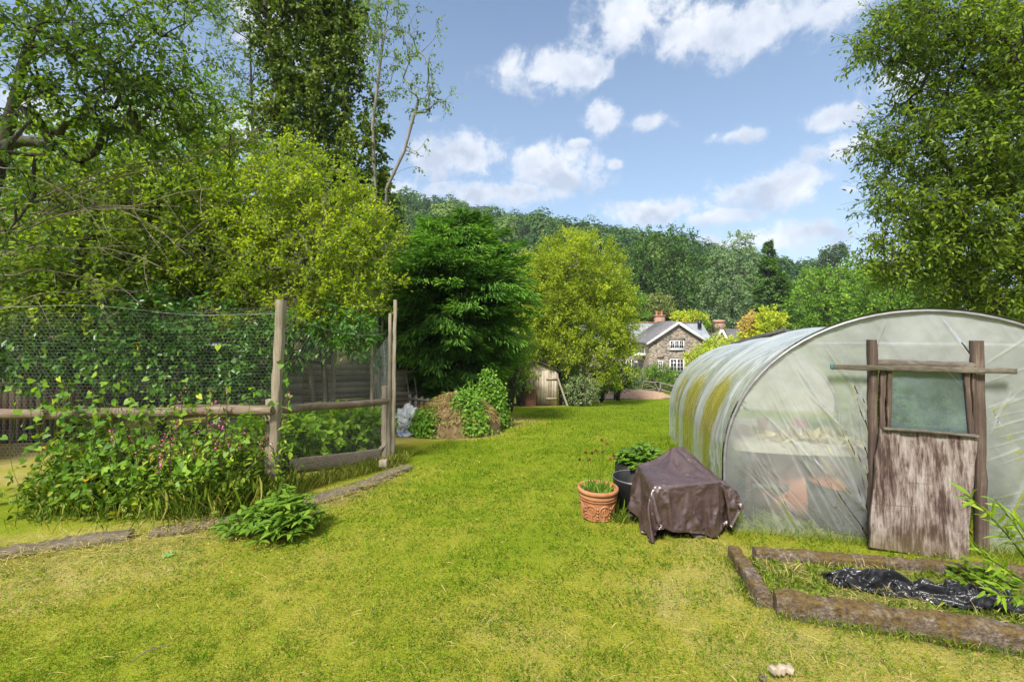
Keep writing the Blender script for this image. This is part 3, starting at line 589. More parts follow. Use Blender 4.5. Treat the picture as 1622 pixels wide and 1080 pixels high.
# ------------------------------------------------------------------ grass
def lawnmask(x, y):
    ok = (x > -3.0+.30*(y-4.4)) | (y < 3.9+.1*(x+4.4)) 
    ok &= ~((y > 4.2) & (x < -3.2+.52*(y-4.2)) & (y < 8))
    ok &= baremask(x, y) < .55
    ok &= (y > 10.3) | (x < 2.02+.2657*(y-4.34)) | (y < 4.25-.2657*(x-2.09))
    return ok
def blades(mb, n, y0, y1, xw, h, wd, lean, dens=None):
    y = y0*(y1/y0)**R.random(n); x = R.uniform(-1, 1, n)*(xw*y+.4); k = lawnmask(x, y) & (y > 1.15); x, y = x[k], y[k]; n = len(x)
    z = gz(x, y)+(fbm(np.stack([x*1.3, y*1.3, 0*x], 1), 2)-.5)*.05*np.clip(1-(y-10)/20, 0, 1)-.016
    sc = np.clip(y/5, .55, 3.0)**.8
    dr = dryness(x, y); p3 = np.stack([x, y, 0*x], 1); cl = fbm(p3*11, 77, 3)-.5; c2 = vn(p3*34, 79)-.5; tint = np.clip(.20+dr*.74+R.normal(size=n)*.16+cl*1.1+c2*.45, 0, 1); q_ = R.random(n); tint = np.where(q_ < .10*np.clip(dr*3, .3, 1.2), R.uniform(.8, 1, n), np.where(q_ > .93, tint*.3, tint))
    a = rdir(n)*lean+[0, 0, 1.]; a[:, 2] = np.abs(a[:, 2])
    hh = h*R.uniform(.5, 1.25, n)*(.75+1.3*(vn(p3*9, 78)-.3)).clip(.45, 1.7)*np.where(tint > .75, .8, 1)*np.clip(sc, .8, 1.5)
    nn = rdir(n); nn[:, 2] = 0
    mb.leaves(np.stack([x, y, z], 1), a, nn+1e-3, hh, wd*sc*R.uniform(.7, 1.3, n), TRI, tint)
gm = MB(); blades(gm, 400000, 1.15, 24, 1.25, .040, .0058, .8)
n = 110000; y = 1.15*(9/1.15)**R.random(n); x = R.uniform(-1, 1, n)*(1.2*y+.4); k = lawnmask(x, y) & (fbm(np.stack([x*5, y*5, 0*x], 1), 91) > .40); x, y = x[k], y[k]; n = len(x); cl = fbm(np.stack([x*9, y*9, 0*x], 1), 92)
a = rdir(n); a[:, 2] = np.abs(a[:, 2])*.4; gm.leaves(np.stack([x, y, gz(x, y)+R.uniform(.004, .034, n)], 1), a, rdir(n)*.55+[0, 0, 1.], R.uniform(.009, .02, n)*np.clip(y/3, .8, 1.8), R.uniform(.007, .014, n)*np.clip(y/3, .8, 1.8), DIA, np.clip(R.normal(.34, .2, n)+(cl-.5)*.8, 0, 1))
tag(gm.build('grass', m_grass), kind='stuff')
tm = MB()                                                   # slightly longer tussocks here and there
for _ in range(260):
    y = 1.2*(9/1.2)**R.random(); x = R.uniform(-1.2, 1.2)*y; n = 26
    px_ = x+R.normal(size=n)*.035; py_ = y+R.normal(size=n)*.035; k = lawnmask(px_, py_)
    if k.sum() < 2: continue
    px_, py_ = px_[k], py_[k]; n = len(px_)
    a = rdir(n)*.8+[0, 0, .9]; tm.leaves(np.stack([px_, py_, gz(px_, py_)-.01], 1), a, rdir(n), R.uniform(.03, .055, n), .005, DIA, np.clip(R.normal(.35, .12, n), 0, 1))
tag(tm.build('grass_tussocks', m_grass), kind='stuff')
sm = MB(); n = 5200
x = R.uniform(-5, 4.5, n); y = 1.2*(7/1.2)**R.random(n); d = dryness(x, y); k = lawnmask(x, y) & (R.random(n) < np.clip((d-.12)*2.6, .04, 1)); x, y = x[k], y[k]; n = len(x)
a = rdir(n); a[:, 2] = np.abs(a[:, 2])*.12; sm.leaves(np.stack([x, y, gz(x, y)+R.uniform(.012, .04, n)], 1), a, rdir(n)*.4+[0, 0, 1.], R.uniform(.04, .14, n)*np.where(R.random(n) < .05, 1.5, 1), R.uniform(.0018, .004, n), DIA, R.random(n))
n = 2600; x = R.uniform(-5.2, -1.6, n); yb = np.interp(x, [-5.2, -4.4, -3.0, -2.2, -1.6], [3.62, 3.7, 4.35, 5.1, 6.6]); y = yb+np.abs(R.normal(size=n))*-.28+R.normal(size=n)*.04
a = rdir(n); a[:, 2] = np.abs(a[:, 2])*.15; sm.leaves(np.stack([x, y, gz(x, y)+R.uniform(.01, .05, n)], 1), a, rdir(n)*.4+[0, 0, 1.], R.uniform(.05, .2, n), R.uniform(.002, .005, n), DIA, R.random(n))
for p_, q_, n_, h_ in ((( -5.0, 3.66), (-3.0, 4.42), 1500, .06), ((-2.2, 5.0), (-1.62, 6.75), 500, .06)):   # clippings blown over the sleepers
    t = R.random(n_); x = p_[0]+(q_[0]-p_[0])*t+R.normal(size=n_)*.07; y = p_[1]+(q_[1]-p_[1])*t+R.normal(size=n_)*.07; a = rdir(n_); a[:, 2] = np.abs(a[:, 2])*.2; sm.leaves(np.stack([x, y, gz(x, y)+R.uniform(.03, .085, n_)], 1), a, rdir(n_)*.4+[0, 0, 1.], R.uniform(.05, .16, n_), R.uniform(.002, .004, n_), DIA, R.random(n_))
tag(sm.build('dry_grass', m_straw), kind='stuff')
# ------------------------------------------------------------------ polytunnel
TA = np.array([.2568, .9665]); TC = np.array([.9665, -.2568]); TO = np.array([3.685, 3.916]); TL, HW, LEG, RISE = 5.94, 1.65, .62, 1.472
def tz(d): return -.0986*(TO[1]+TA[1]*d)
def tp(s, d, h): 
    s, d, h = np.broadcast_arrays(np.asarray(s, float), np.asarray(d, float), np.asarray(h, float))
    return np.stack([TO[0]+TC[0]*s+TA[0]*d, TO[1]+TC[1]*s+TA[1]*d, tz(d)+h], -1)
def arch(u):                                            # u 0..1 from the left foot over the top to the right foot
    u = np.asarray(u, float); lu = .165; s = np.where(u < lu, -HW, np.where(u > 1-lu, HW, 0)); h = np.where(u < lu, -.12+(LEG+.12)*u/lu, np.where(u > 1-lu, -.12+(LEG+.12)*(1-u)/lu, 0))
    th = PI*(1-(np.clip(u, lu, 1-lu)-lu)/(1-2*lu)); mid = (u >= lu) & (u <= 1-lu)
    return np.where(mid, HW*np.cos(th), s), np.where(mid, LEG+RISE*np.sin(th), h)
tun = thing('polytunnel', 'milky polythene tunnel greenhouse with green algae streaks and a patched wooden door', 'polytunnel', tp(0, 0, 0))
us = np.linspace(0, 1, 61); sa, ha = arch(us)
for d in (0, 1.98, 3.96, TL):
    MB().tube(tp(sa, d+(.012 if d == 0 else 0), ha), .014, 10).build('hoop', m_metal, tun, True)
nu, nv = 200, 190
U, D = np.meshgrid(np.linspace(0, 1, nu), np.linspace(0, TL, nv), indexing='ij')
S, H = arch(U); bay = (D % 1.98)/1.98; sag = np.sin(PI*bay)**.8
cx, ch = -S/HW, (LEG+.4-H)
nl = np.sqrt(S**2+(np.maximum(H-LEG, 0)*1.1)**2)+1e-6; ns, nh = S/nl, np.maximum(H-LEG, 0)*1.1/nl
wav = fbm(np.stack([U*9, D*1.2, 0*D], -1).reshape(-1, 3), 3).reshape(U.shape)
ph = bay*2-1                                            # tension folds fan out from each hoop
fold = rid(np.stack([U*14+np.abs(ph)*3.2+wav*1.5, D*.9+np.floor(D/1.98)*9, 0*D], -1).reshape(-1, 3), 7, 2).reshape(U.shape)
fold2 = rid(np.stack([U*5, D*5.5+U*3, 0*D], -1).reshape(-1, 3), 31, 3).reshape(U.shape)
off = .026-(.075+.05*(wav-.5))*sag+(fold**5*.024+(fold2**3-.2)*.022)*np.clip(sag+.15, 0, 1)
low = np.clip((1.35-H)/.9, 0, 1); alg = fbm(np.stack([U*1.6, D*1.5, 0*D], -1).reshape(-1, 3), 41).reshape(U.shape)
left = U < .5
alg2 = fbm(np.stack([U*2.2, D*3.4, 0*D], -1).reshape(-1, 3), 43).reshape(U.shape)
tint = np.clip((.10+.85*np.clip((1.72-H)/.5, 0, 1)*np.clip(sag*1.05-.02, 0, 1)*np.clip((alg-.30)*3.6, 0, 1.1)*np.clip(.2+1.6*fbm(np.stack([U*4, D*6, 0*D], -1).reshape(-1, 3), 47).reshape(U.shape), 0, 1.2)*np.clip(.35+(H+.1)/.6, 0, 1)+.32*np.clip((alg2-.5)*3, 0, 1)*np.clip((1.95-H)/.6, 0, 1)*sag)*np.where(left, 1, .6), 0, 1)
V = tp(S+ns*off, D, H+nh*off); MB().grid(V, tint).build('cover', m_film, tun, True)
# end sheets, pulled into diagonal creases towards the door
CRE = [((-1.58,1.02),(-.95,-.05),.022,.030,0),((-1.55,.98),(-1.02,.0),.012,-.02,0),((-1.28,1.38),(-.62,-.05),.016,.022,0),((-1.05,1.62),(-.46,.62),.016,.022,1),((-1.18,1.2),(-.45,.0),.014,.02,1),((-.8,1.78),(-.45,1.2),.012,.015,1),((-1.4,1.2),(-.45,.26),.014,.018,0),((-.95,1.35),(-.45,.78),.012,.015,1),
 ((-1.1,1.05),(-.5,.30),.02,.014,1),((.40,1.60),(.85,1.98),.010,.010,0),((.40,1.45),(1.0,1.75),.009,.008,0),((.40,1.2),(1.0,1.5),.009,.008,0),((.42,1.05),(.9,1.25),.010,.008,0),((.5,.1),(.95,1.3),.02,.025,0),((.62,-.05),(1.3,1.2),.018,.022,0),((-.3,2.0),(-.43,1.6),.01,.015,1),((.1,2.05),(.36,1.62),.012,.018,0)]
for _ in range(34):
    x_ = R.uniform(-1.6, -.5); y_ = R.uniform(.5, 1.0)*(LEG+RISE*math.sqrt(max(0, 1-(x_/HW)**2))); CRE.append(((x_, y_), (min(-.44, x_+R.uniform(.3, .8)), max(-.05, y_-R.uniform(.7, 1.2))), R.uniform(.005, .011), R.uniform(.006, .014), int(R.random() < .3)))
for _ in range(12):
    x_ = R.uniform(.6, 1.5); y_ = R.uniform(.2, 1.6); CRE.append(((.4, max(.0, y_-R.uniform(.1, .6))), (x_, y_), R.uniform(.005, .010), .006, 0))
def endsheet(d, door, out, mat):
    n, m = 430, 330; s = np.linspace(-HW+.012, HW-.012, n); top = LEG+RISE*np.sqrt(np.clip(1-(s/HW)**2, 0, 1)); top = np.where(np.abs(s) > HW*.995, LEG, top)
    S2 = np.repeat(s[:, None], m, 1); H2 = -.12+(top[:, None]+.12)*np.linspace(0, 1, m)[None]
    o = np.zeros_like(S2); tt = np.full_like(S2, .16)
    for a, b, wd, am, st in CRE if door else []:
        a = np.array(a); b = np.array(b); ab = b-a; L = np.linalg.norm(ab); q = np.clip(((S2-a[0])*ab[0]+(H2-a[1])*ab[1])/L**2, 0, 1)
        ds = np.hypot(S2-a[0]-q*ab[0], H2-a[1]-q*ab[1]); wv = wd*(.35+1.1*q); f = np.exp(-(ds/wv)**2)*np.clip(q*6, 0, 1)
        o += am*f*.6; tt += (.26*st if st else -.13)*np.exp(-(ds/(wv*1.3))**2)*np.clip(q*3, 0, 1)
    pz = np.stack([S2, H2, 0*S2], -1).reshape(-1, 3)
    o += (fbm(pz*2.2, 12).reshape(S2.shape)-.5)*.05+(rid(np.stack([S2*3.2+H2*1.7, H2*.7-S2*.3, 0*S2], -1).reshape(-1, 3), 15, 3).reshape(S2.shape)**3-.2)*.02
    tt += (fbm(pz*np.array([3, 1.2, 1]), 22).reshape(S2.shape)-.5)*.25
    keep = None
    if door:
        c = (S2[:-1, :-1] > -.40) & (S2[:-1, :-1] < .345) & (H2[:-1, :-1] < 1.56); keep = ~c
    return MB().grid(tp(S2, d-out*o, H2), np.clip(tt, 0, 1), keep, flip=True).build('end_sheet', mat, tun, True)
endsheet(.03, True, 1, m_film2); endsheet(TL-.03, False, -1, m_film2)
dz = [nrm(tp(0, 1, 0)-tp(0, 0, 0)), nrm(tp(1, 0, 0)-tp(0, 0, 0))]
MB().tube(tp(np.array([-1.02, -.3, .4, 1.02]), .05, np.array([1.79, 1.80, 1.80, 1.79])), .014, 8).build('cross_tube', m_metal, tun, True)
FR = (-TA[0], -TA[1], .0)
MB().board(tp(-.420, .0, -.05), tp(-.42, .0, 1.83), .06, .07, FR, 14).build('door_jamb', m_jamb, tun)
MB().board(tp(.385, .0, -.05), tp(.345, .0, 1.83), .07, .07, FR, 14).build('door_jamb', m_jamb, tun)
MB().board(tp(-.41, .005, 1.625), tp(.33, .005, 1.61), .06, .075, FR, 10).build('lintel', m_jambx, tun)
bt = MB().board(tp(-.765, -.075, 1.577), tp(.565, -.085, 1.572), .022, .045, (0, 0, 1), 16).build('batten', m_jambx, tun)
MB().board(tp(-.777, -.075, 1.577), tp(-.755, -.075, 1.577), .024, .048, (0, 0, 1), 2).build('painted_end', m_teal, bt)
dr = MB()
pa = [(-.535, .01), (.165, -.03), (.285, 1.015), (-.415, 1.035)]
n, m = 40, 50; a_ = np.linspace(0, 1, n)[:, None]; b_ = np.linspace(0, 1, m)[None]
s_ = (pa[0][0]*(1-a_)+pa[1][0]*a_)*(1-b_)+(pa[3][0]*(1-a_)+pa[2][0]*a_)*b_; h_ = (pa[0][1]*(1-a_)+pa[1][1]*a_)*(1-b_)+(pa[3][1]*(1-a_)+pa[2][1]*a_)*b_
s_ = s_+(vn(np.stack([s_*0+3, h_*9, 0*s_], -1).reshape(-1, 3), 2).reshape(s_.shape)-.5)*.014*np.abs(2*a_-1)**6
d_ = -.20+.09*b_+(fbm(np.stack([s_*6, h_*3, 0*s_], -1).reshape(-1, 3), 4).reshape(s_.shape)-.5)*.018
fr_ = tp(s_, d_, h_); bk_ = tp(s_, d_+.022, h_); dr.grid(fr_, flip=True); dr.grid(bk_)
for e in (lambda q: q[0], lambda q: q[-1], lambda q: q[:, 0], lambda q: q[:, -1]): dr.grid(np.stack([e(fr_), e(bk_)], 0))
door = dr.build('door', m_panel, tun)
for q in ((-.36, -.03, 1.03, -.355, 1.555, .035), (-.315, -.045, 1.05, -.31, 1.55, .03), (.325, -.03, .98, .30, 1.555, .03), (.285, -.045, .99, .245, 1.55, .035)): MB().board(tp(q[0], q[1], q[2]), tp(q[3], q[1], q[4]), q[5], .035, FR, 8).build('window_stile', m_jamb, door)
MB().board(tp(-.40, -.12, 1.045), tp(.28, -.12, 1.02), .05, .02, (0, 0, 1), 14, .008).build('ledge', m_jambx, door)
MB().grid(np.array([[tp(-.31, -.035, 1.02), tp(-.305, -.035, 1.55)], [tp(.285, -.035, 1.0), tp(.26, -.035, 1.55)]]), flip=True).build('window_pane', m_glass, door)
# what stands inside
bn = thing('potting_bench', 'pale worktop bench standing inside the plastic tunnel left of the door', 'bench', tp(-.9, .9, 0))
tpv = MB(); sq = np.array([(-1.50, .25), (-1.50, 2.6), (-.62, 2.6), (-.18, .75), (-.22, .38), (-.9, .22), (-1.3, .2)])
top = tp(sq[:, 0], sq[:, 1], .80); bot = tp(sq[:, 0], sq[:, 1], .70); k = len(sq)
tpv.add(np.concatenate([top, top.mean(0)[None]]), [[i, (i+1) % k, k] for i in range(k)]); tpv.add(np.concatenate([top, bot]), [[i, (i+1) % k, k+(i+1) % k, k+i] for i in range(k)]); tpv.build('worktop', m_tab, bn)
for s, d in ((-1.35, .4), (-1.35, 2.4), (-.75, .55), (-.75, 2.4)): MB().bar(tp(s, d, -.05), tp(s, d, .71), .06, .06).build('leg', m_jamb, bn)
MB().bar(tp(-1.35, .42, .3), tp(-.75, .56, .3), .03, .06).build('rail', m_jambx, bn)
for k_, (s, d, r, h) in enumerate([(-1.32, .75, .05, .10), (-.95, 1.4, .07, .13), (-.58, 1.3, .08, .14)]):
    tag(MB().lathe([(.001, .8), (r*.7, .8), (r, .8+h), (r*.85, .8+h), (r*.8, .78+h)], tp(s, d, 0), 18).build('plant_pot', [m_red, m_red, m_pink2][k_], None, True), ['small red pot at the left end of the bench behind the plastic', 'mid sized terracotta pot in the middle of the bench behind the plastic', 'pink pot on the bench right beside the door jamb'][k_], 'plant pot', 'pots on the bench inside the tunnel')
hb = MB()
for k_ in range(34):
    c = tp(R.uniform(-1.3, -.35), R.uniform(.3, .75), .815); hb.leaves(c+R.normal(size=(5, 3))*[.05, .05, .012]+[0, 0, .02], rdir(5)+[0, 0, .2], rdir(5)+[0, 0, .8], R.uniform(.06, .15, 5), .06, OVAL, R.random(5))
tag(hb.build('dried_husks', leafmat('husk', [(0, (.16, .11, .06)), (.5, (.28, .22, .14)), (1, (.36, .33, .27))], .2, .8)), 'loose heap of pale dried onion tops spread on the bench inside the tunnel', 'dried plants')
bg_ = MB(); th = np.linspace(0, 2*PI, 13)
bg_.lathe([(.001, 0), (.26, 0), (.30, .42), (.28, .44), (.26, .40), (.24, .05), (.001, .05)], tp(-.50, .42, -.02), 24); tag(bg_.build('garden_tub', m_rub, None, True), 'round black tub on the ground under the bench inside the tunnel', 'tub')
gb = MB()
for k_ in range(3): gb.lathe([(.001, 0), (.19, 0), (.25, .25), (.20, .42), (.001, .45)], tp(-1.15+.35*k_, 1.9+.3*k_, 0), 14)
bgs = thing('compost_bag', 'orange brown sack of compost slumped under the bench inside the tunnel', 'sack', tp(-.72, .95, 0)); 
v = []; q = MB(); q.lathe([(.001, 0), (.42, 0), (.5, .22), (.46, .45), (.3, .58), (.001, .62)], tp(-.72, .95, 0), 26); q.v[0] += (fbm(q.v[0]*5, 3)[:, None]-.5)*.12; q.build('sack_body', m_red, bgs, True)
for nm, s, d, hh, lb in (('tomato_plant', .9, 1.6, 1.2, 'tall leafy plant growing inside the tunnel right of the door'), ('tomato_plant', 1.0, 3.2, 1.3, 'tall leafy plant growing further back on the right inside the tunnel'), ('tomato_plant', -1.1, 3.6, 1.2, 'leafy plant growing at the back left inside the tunnel')):
    shrub(nm, lb, 'plant', tp(s, d, 0), [(tp(s, d, hh*.55), np.array([.35, .35, hh*.5]))], 60, 3, .2, 5, .09, .05, OVAL, m_mid, m_twig, 4, 'plants inside the tunnel')
wd_ = MB(); n = 3500; s = R.uniform(-1.55, 1.55, n); d = R.uniform(.1, 4, n); a = rdir(n)*.9+[0, 0, .7]
p_ = tp(s, d, 0); p_[:, 2] = gz(p_[:, 0], p_[:, 1]); wd_.leaves(p_, a, rdir(n), R.uniform(.04, .13, n), .02, OVAL, R.random(n)); tag(wd_.build('weeds', m_weed), kind='stuff')
# ------------------------------------------------------------------ covered barbecue
bb = thing('covered_barbecue', 'barbecue on dark legs under a crumpled brown vinyl cover beside the tunnel', 'barbecue', P(1075, 852))
c = TARP; q = c.reshape(-1, 3); c = c+((crumple_(q, 13, 57, 4)-.5)*.006).reshape(c.shape[:2])[..., None]*np.array([.3, -1, .5])
b_o = un(1090, 850, 4.12); b_o[2] = g(b_o[0], b_o[1]+.2); c = c*np.array([1.02, .98, .93])+b_o; c[..., 2] = np.maximum(c[..., 2], gz(c[..., 0], c[..., 1])+.02)
MB().grid(c).build('cover', m_tarp, bb, True)
MB().box(b_o+[-.02, .22, .20], (.56, .34, .42)).build('stand', m_blk, bb); MB().box(b_o+[.40, .34, .18], (.16, .2, .38)).build('side_stand', m_blk, bb)
# ------------------------------------------------------------------ pots and tyres
pb = P(947, 819); pot = thing('terracotta_pot', 'terracotta pot with raised scrolls and a thick rim on the lawn', 'plant pot', pb)
PRF = [(.001, .0), (.145, .0), (.155, .012), (.16, .05), (.185, .20), (.193, .235), (.20, .238), (.202, .262), (.197, .268), (.199, .285), (.211, .29), (.217, .305), (.214, .325), (.200, .332), (.186, .325), (.184, .27), (.001, .27)]
pm = MB().lathe(PRF, pb, 56); pb_o = pm.build('pot_body', m_terra, pot, True)
rl = MB()
def onpot(phi, z, o=.004):
    r = np.interp(z, [.0, .05, .20, .235], [.15, .16, .185, .193])+o; return pb+np.stack([r*np.cos(phi), r*np.sin(phi), z], -1)
for k in range(8):
    p0 = k*PI/4+.2
    for sg in (-1, 1):
        t = np.linspace(0, 1, 34); th = t*3.2*PI; rr = .062*(1-t*.80); rl.tube(onpot(p0+sg*(.30-.055/.17-.0+np.cos(th)*rr/.175*.9), .125+np.sin(th)*rr*1.1), .0075*(1.1-t*.55), 6)
    rl.tube(onpot(p0+PI/8*0+.0*np.linspace(0, 1, 8)+0, np.linspace(.02, .20, 8)), np.linspace(.012, .005, 8), 6)
    for zz_ in (.05, .085, .12, .155): 
        c = onpot(np.array([p0+.39]), np.array([zz_]))[0]; rl.lathe([(.001, -.012), (.009, -.008), (.012, 0), (.009, .008), (.001, .012)], c, 8)
for zz_ in (.025, .225): rl.tube(onpot(np.linspace(0, 2*PI, 57), np.full(57, zz_)), .006, 6)
rl.build('scroll_relief', m_terra, pb_o, True)
MB().lathe([(.001, .282), (.184, .275)], pb, 30).build('potting_soil', m_soil, pot)
pp = thing('potted_flower', 'plant with thin stems and dark red seed heads growing in the terracotta pot', 'plant', pb+[0, 0, .28])
st = MB(); hd = []; lf = MB()
for px, py in ((953,697),(928,716),(945,714),(938,718),(962,703),(918,728),(972,722),(955,716),(934,728),(966,728)):
    o = pb+[R.normal()*.05, R.normal()*.05, .28]; e = un(px, py, pb[1]+R.normal()*.05); t = np.linspace(0, 1, 6)[:, None]
    st.tube(o+(e-o)*t+np.array([R.normal()*.02, R.normal()*.02, 0])*np.sin(t*PI), .0024, 5)
    hd.append(MB().leaves(np.repeat(e[None], 14, 0), rdir(14)+[0, 0, .3], rdir(14), .022, .016, OVAL, R.random(14)))
n = 90; ph = R.random(n)*2*PI; r = .16*np.sqrt(R.random(n)); c = pb+np.stack([r*np.cos(ph), r*np.sin(ph), .275+0*r], 1)
lf.leaves(c, rdir(n)*.35+[0, 0, 1.]+np.stack([np.cos(ph), np.sin(ph), 0*ph], 1)*.25, rdir(n), R.uniform(.05, .12, n), .022, LONG, R.random(n))
st.build('stem', m_weed, pp); m_seed = leafmat('seed_head', [(0, (.05, .012, .010)), (1, (.14, .035, .025))], .05); [q.build('seed_head', m_seed, pp) for q in hd]; lf.build('leaf_rosette', m_brt, pp)
ty = P(1018, 792); ty[0], ty[1] = un(1019, 780, 5.35)[:2]; ty[2] = g(ty[0], ty[1])
def tyre(base, name, label):
    t = thing(name, label, 'tyre', base, 'stacked tyres'); pr = [(.20, .02), (.25, .0), (.31, .005), (.335, .03), (.342, .06), (.342, .16), (.335, .195), (.31, .22), (.25, .225), (.20, .20), (.19, .17)]
    mb = MB().lathe(pr, base, 48); o = mb.build('carcass', m_rub, t, True); tr = MB()
    for k in range(40):
        a = k*2*PI/40
        for z in (.065, .11, .155): tr.box(base+[.343*math.cos(a), .343*math.sin(a), z], (.008, .035, .032), a)
    tr.build('tread', m_rub, o); return t
tyre(ty, 'old_tyre', 'lower black tyre of the planter stack behind the brown cover'); tyre(ty+[.012, 0, .226], 'old_tyre', 'upper black tyre with a leafy plant in it beside the tunnel')
MB().lathe([(.001, .38), (.22, .38)], ty, 24).build('potting_soil', m_soil, bpy.data.objects['old_tyre.001'])
hs = thing('leafy_plant', 'bushy bright green plant growing out of the stacked tyres', 'plant', ty+[0, 0, .4])
def bush_leaves(base, n, rad, h, L, W, tm, mb, stm, up=.35):
    for _ in range(n):
        a = R.random()*2*PI; rr = rad*math.sqrt(R.random()); hh = h*(1-.55*(rr/rad)**2)*R.uniform(.55, 1.05); e = base+np.array([rr*math.cos(a), rr*math.sin(a), hh]); o = base+np.array([rr*.3*math.cos(a), rr*.3*math.sin(a), 0])
        stm.prisms(o, e, .004, .003, 4); k = 7; ang_ = R.random(k)*2*PI; d = np.stack([np.cos(ang_), np.sin(ang_), R.uniform(-.2, .45, k)], 1)+np.array([math.cos(a), math.sin(a), 0])*.5*rr/rad
        mb.leaves(e-(e-o)*R.uniform(0, .35, k)[:, None], d, rdir(k)*up+[0, 0, 1.], L*R.uniform(.6, 1.1, k), W*R.uniform(.8, 1.1, k), tm, np.clip(R.normal(.5, .2, k), 0, 1))
lf, st = MB(), MB(); bush_leaves(ty+[.0, -.05, .38], 95, .32, .30, .11, .055, LONG, lf, st); lf.build('foliage', m_peony, hs); st.build('stem', m_weed, hs)
bkb = P(1000, 822); bkb[0], bkb[1] = un(1003, 800, 4.85)[:2]; bkb[2] = g(bkb[0], bkb[1])
bk = thing('black_bucket', 'black plastic bucket with a grey rim between the terracotta pot and the cover', 'bucket', bkb)
MB().lathe([(.001, 0), (.17, 0), (.222, .37), (.222, .385), (.21, .385), (.16, .03), (.001, .03)], bkb, 36).build('bucket_body', m_blk, bk, True); t = np.linspace(0, 2*PI, 49); MB().tube(bkb+np.stack([.221*np.cos(t), .221*np.sin(t), 0*t+.388], 1), .0035, 6).build('rim', m_metal, bk, True)
wl = MB(); c = P(992, 828)+[-.03, .05, 0]; n = 70; wl.leaves(c+R.normal(size=(n, 3))*[.06, .06, .0]+[0, 0, .01], rdir(n)*.7+[0, 0, .8], rdir(n), R.uniform(.08, .22, n), .012, LONG, R.random(n)); tag(wl.build('grass_clump', m_weed), 'thin leaved weed clump between the pot and the brown cover', 'weed')
for k, (px, py) in enumerate(((992, 811), (997, 821), (1105, 850))):
    s = MB().lathe([(.001, 0), (.06, .0), (.07, .03), (.04, .06), (.001, .065)], P(px, py)-[0, 0, .01], 12); s.v[0] += (vn(s.v[0]*14, k)[:, None]-.5)*.05; tag(s.build('stone', m_sleep, None, True), ['flat grey stone beside the terracotta pot', 'pale stone below the black bucket', 'grey stone under the right edge of the brown cover'][k], 'stone')
# ------------------------------------------------------------------ raised bed
def kerb(p, q, w, h, label, sink=.03):
    p = np.asarray(p, float); q = np.asarray(q, float); L = np.linalg.norm((q-p)[:2]); n, m = int(L/.025)+2, 24; a = nrm(np.append((q-p)[:2], 0)); b = np.array([-a[1], a[0], 0])
    th = np.linspace(0, 2*PI, m, endpoint=False); sx_ = np.sign(np.cos(th))*np.abs(np.cos(th))**.28*w/2; sz_ = np.sign(np.sin(th))*np.abs(np.sin(th))**.28*(h+sink)/2+(h-sink)/2
    V = np.zeros((n, m+1, 3))
    for i in range(n):
        o = p+(q-p)*i/(n-1); o[2] = g(o[0], o[1]); V[i, :m] = o+sx_[:, None]*b+sz_[:, None]*np.array([0, 0, 1.]); V[i, m] = V[i, 0]
    ns = (fbm(V.reshape(-1, 3)*7, 61).reshape(n, m+1)-.5)*.045+(fbm(V.reshape(-1, 3)*28, 63, 2).reshape(n, m+1)-.5)*.022
    cen = V[:, :m].mean(1, keepdims=True); V = V+nrm(V-cen)*ns[..., None]
    mb = MB().grid(V); mb.add(np.concatenate([V[0, :m], cen[0]]), [[(i+1) % m, i, m] for i in range(m)]); mb.add(np.concatenate([V[-1, :m], cen[-1]]), [[i, (i+1) % m, m] for i in range(m)])
    return tag(mb.build('bed_kerb', m_kerb, None, True), label, 'kerb', 'mossy kerbs round the raised bed')
bl, fl_, fr2, brr = P(1172, 888), P(1222, 966), P(1640, 1032), P(1640, 922)
dirf = nrm((fr2-fl_)); bl2 = bl+nrm(brr-bl)*.12
kerb(bl+[-.02, .06, 0], fl_+[-.02, .05, 0], .10, .10, 'short mossy kerb along the left end of the raised bed'); kerb(fl_+dirf*.02, fl_+dirf*2.6, .11, .125, 'long mossy kerb along the front of the raised bed'); kerb(bl2+[0, .02, 0], bl2+nrm(brr-bl2)*2.6+[0, .0, 0], .10, .10, 'rough kerb at the back of the raised bed below the tunnel door')
m_mossy = plain('mossy_soil', (.10, .085, .02), (.15, .17, .025), 7, .95, .9, 25)
def bedp(a, b, h=0.): p = (bl*(1-b)+fl_*b)+a*(dirf*b+nrm(brr-bl)*(1-b))*2.5; p = p.copy(); p[2] = g(p[0], p[1])+h; return p
A_, B_ = np.meshgrid(np.linspace(0, 1, 60), np.linspace(.0, 1, 30), indexing='ij')
V = np.array([[bedp(a, b, .035+.03*(vn(np.array([[a*30, b*12, 0]]), 3)[0]-.5)) for b in np.linspace(.06, .93, 30)] for a in np.linspace(.03, 1, 60)]); tag(MB().grid(V).build('bed_soil', m_mossy, None, True), kind='structure')
wv = MB(); n = 5200; ab = np.stack([R.random(n)**1.0, R.uniform(.05, .95, n)], 1); k = fbm(np.concatenate([ab*[14, 5], np.zeros((n, 1))], 1), 9) > .40; ab = ab[k]; n = len(ab); c = np.array([bedp(a, b, .03) for a, b in ab])
lw = rdir(n)*.8+[0, 0, .7]; wv.leaves(c, lw, rdir(n)*.6+[0, 0, .6], R.uniform(.02, .06, n), R.uniform(.012, .024, n), OVAL, R.random(n)); n = 6500; ab = R.random((n, 2)); ab[:, 1] = .12+.84*ab[:, 1]; c = np.array([bedp(a, b, .025) for a, b in ab]); wv.leaves(c, rdir(n)*.6+[0, 0, 1.], rdir(n), R.uniform(.02, .06, n), .004, DIA, np.clip(R.normal(.6, .25, n), 0, 1))
tag(wv.build('weeds', m_weed), kind='stuff')
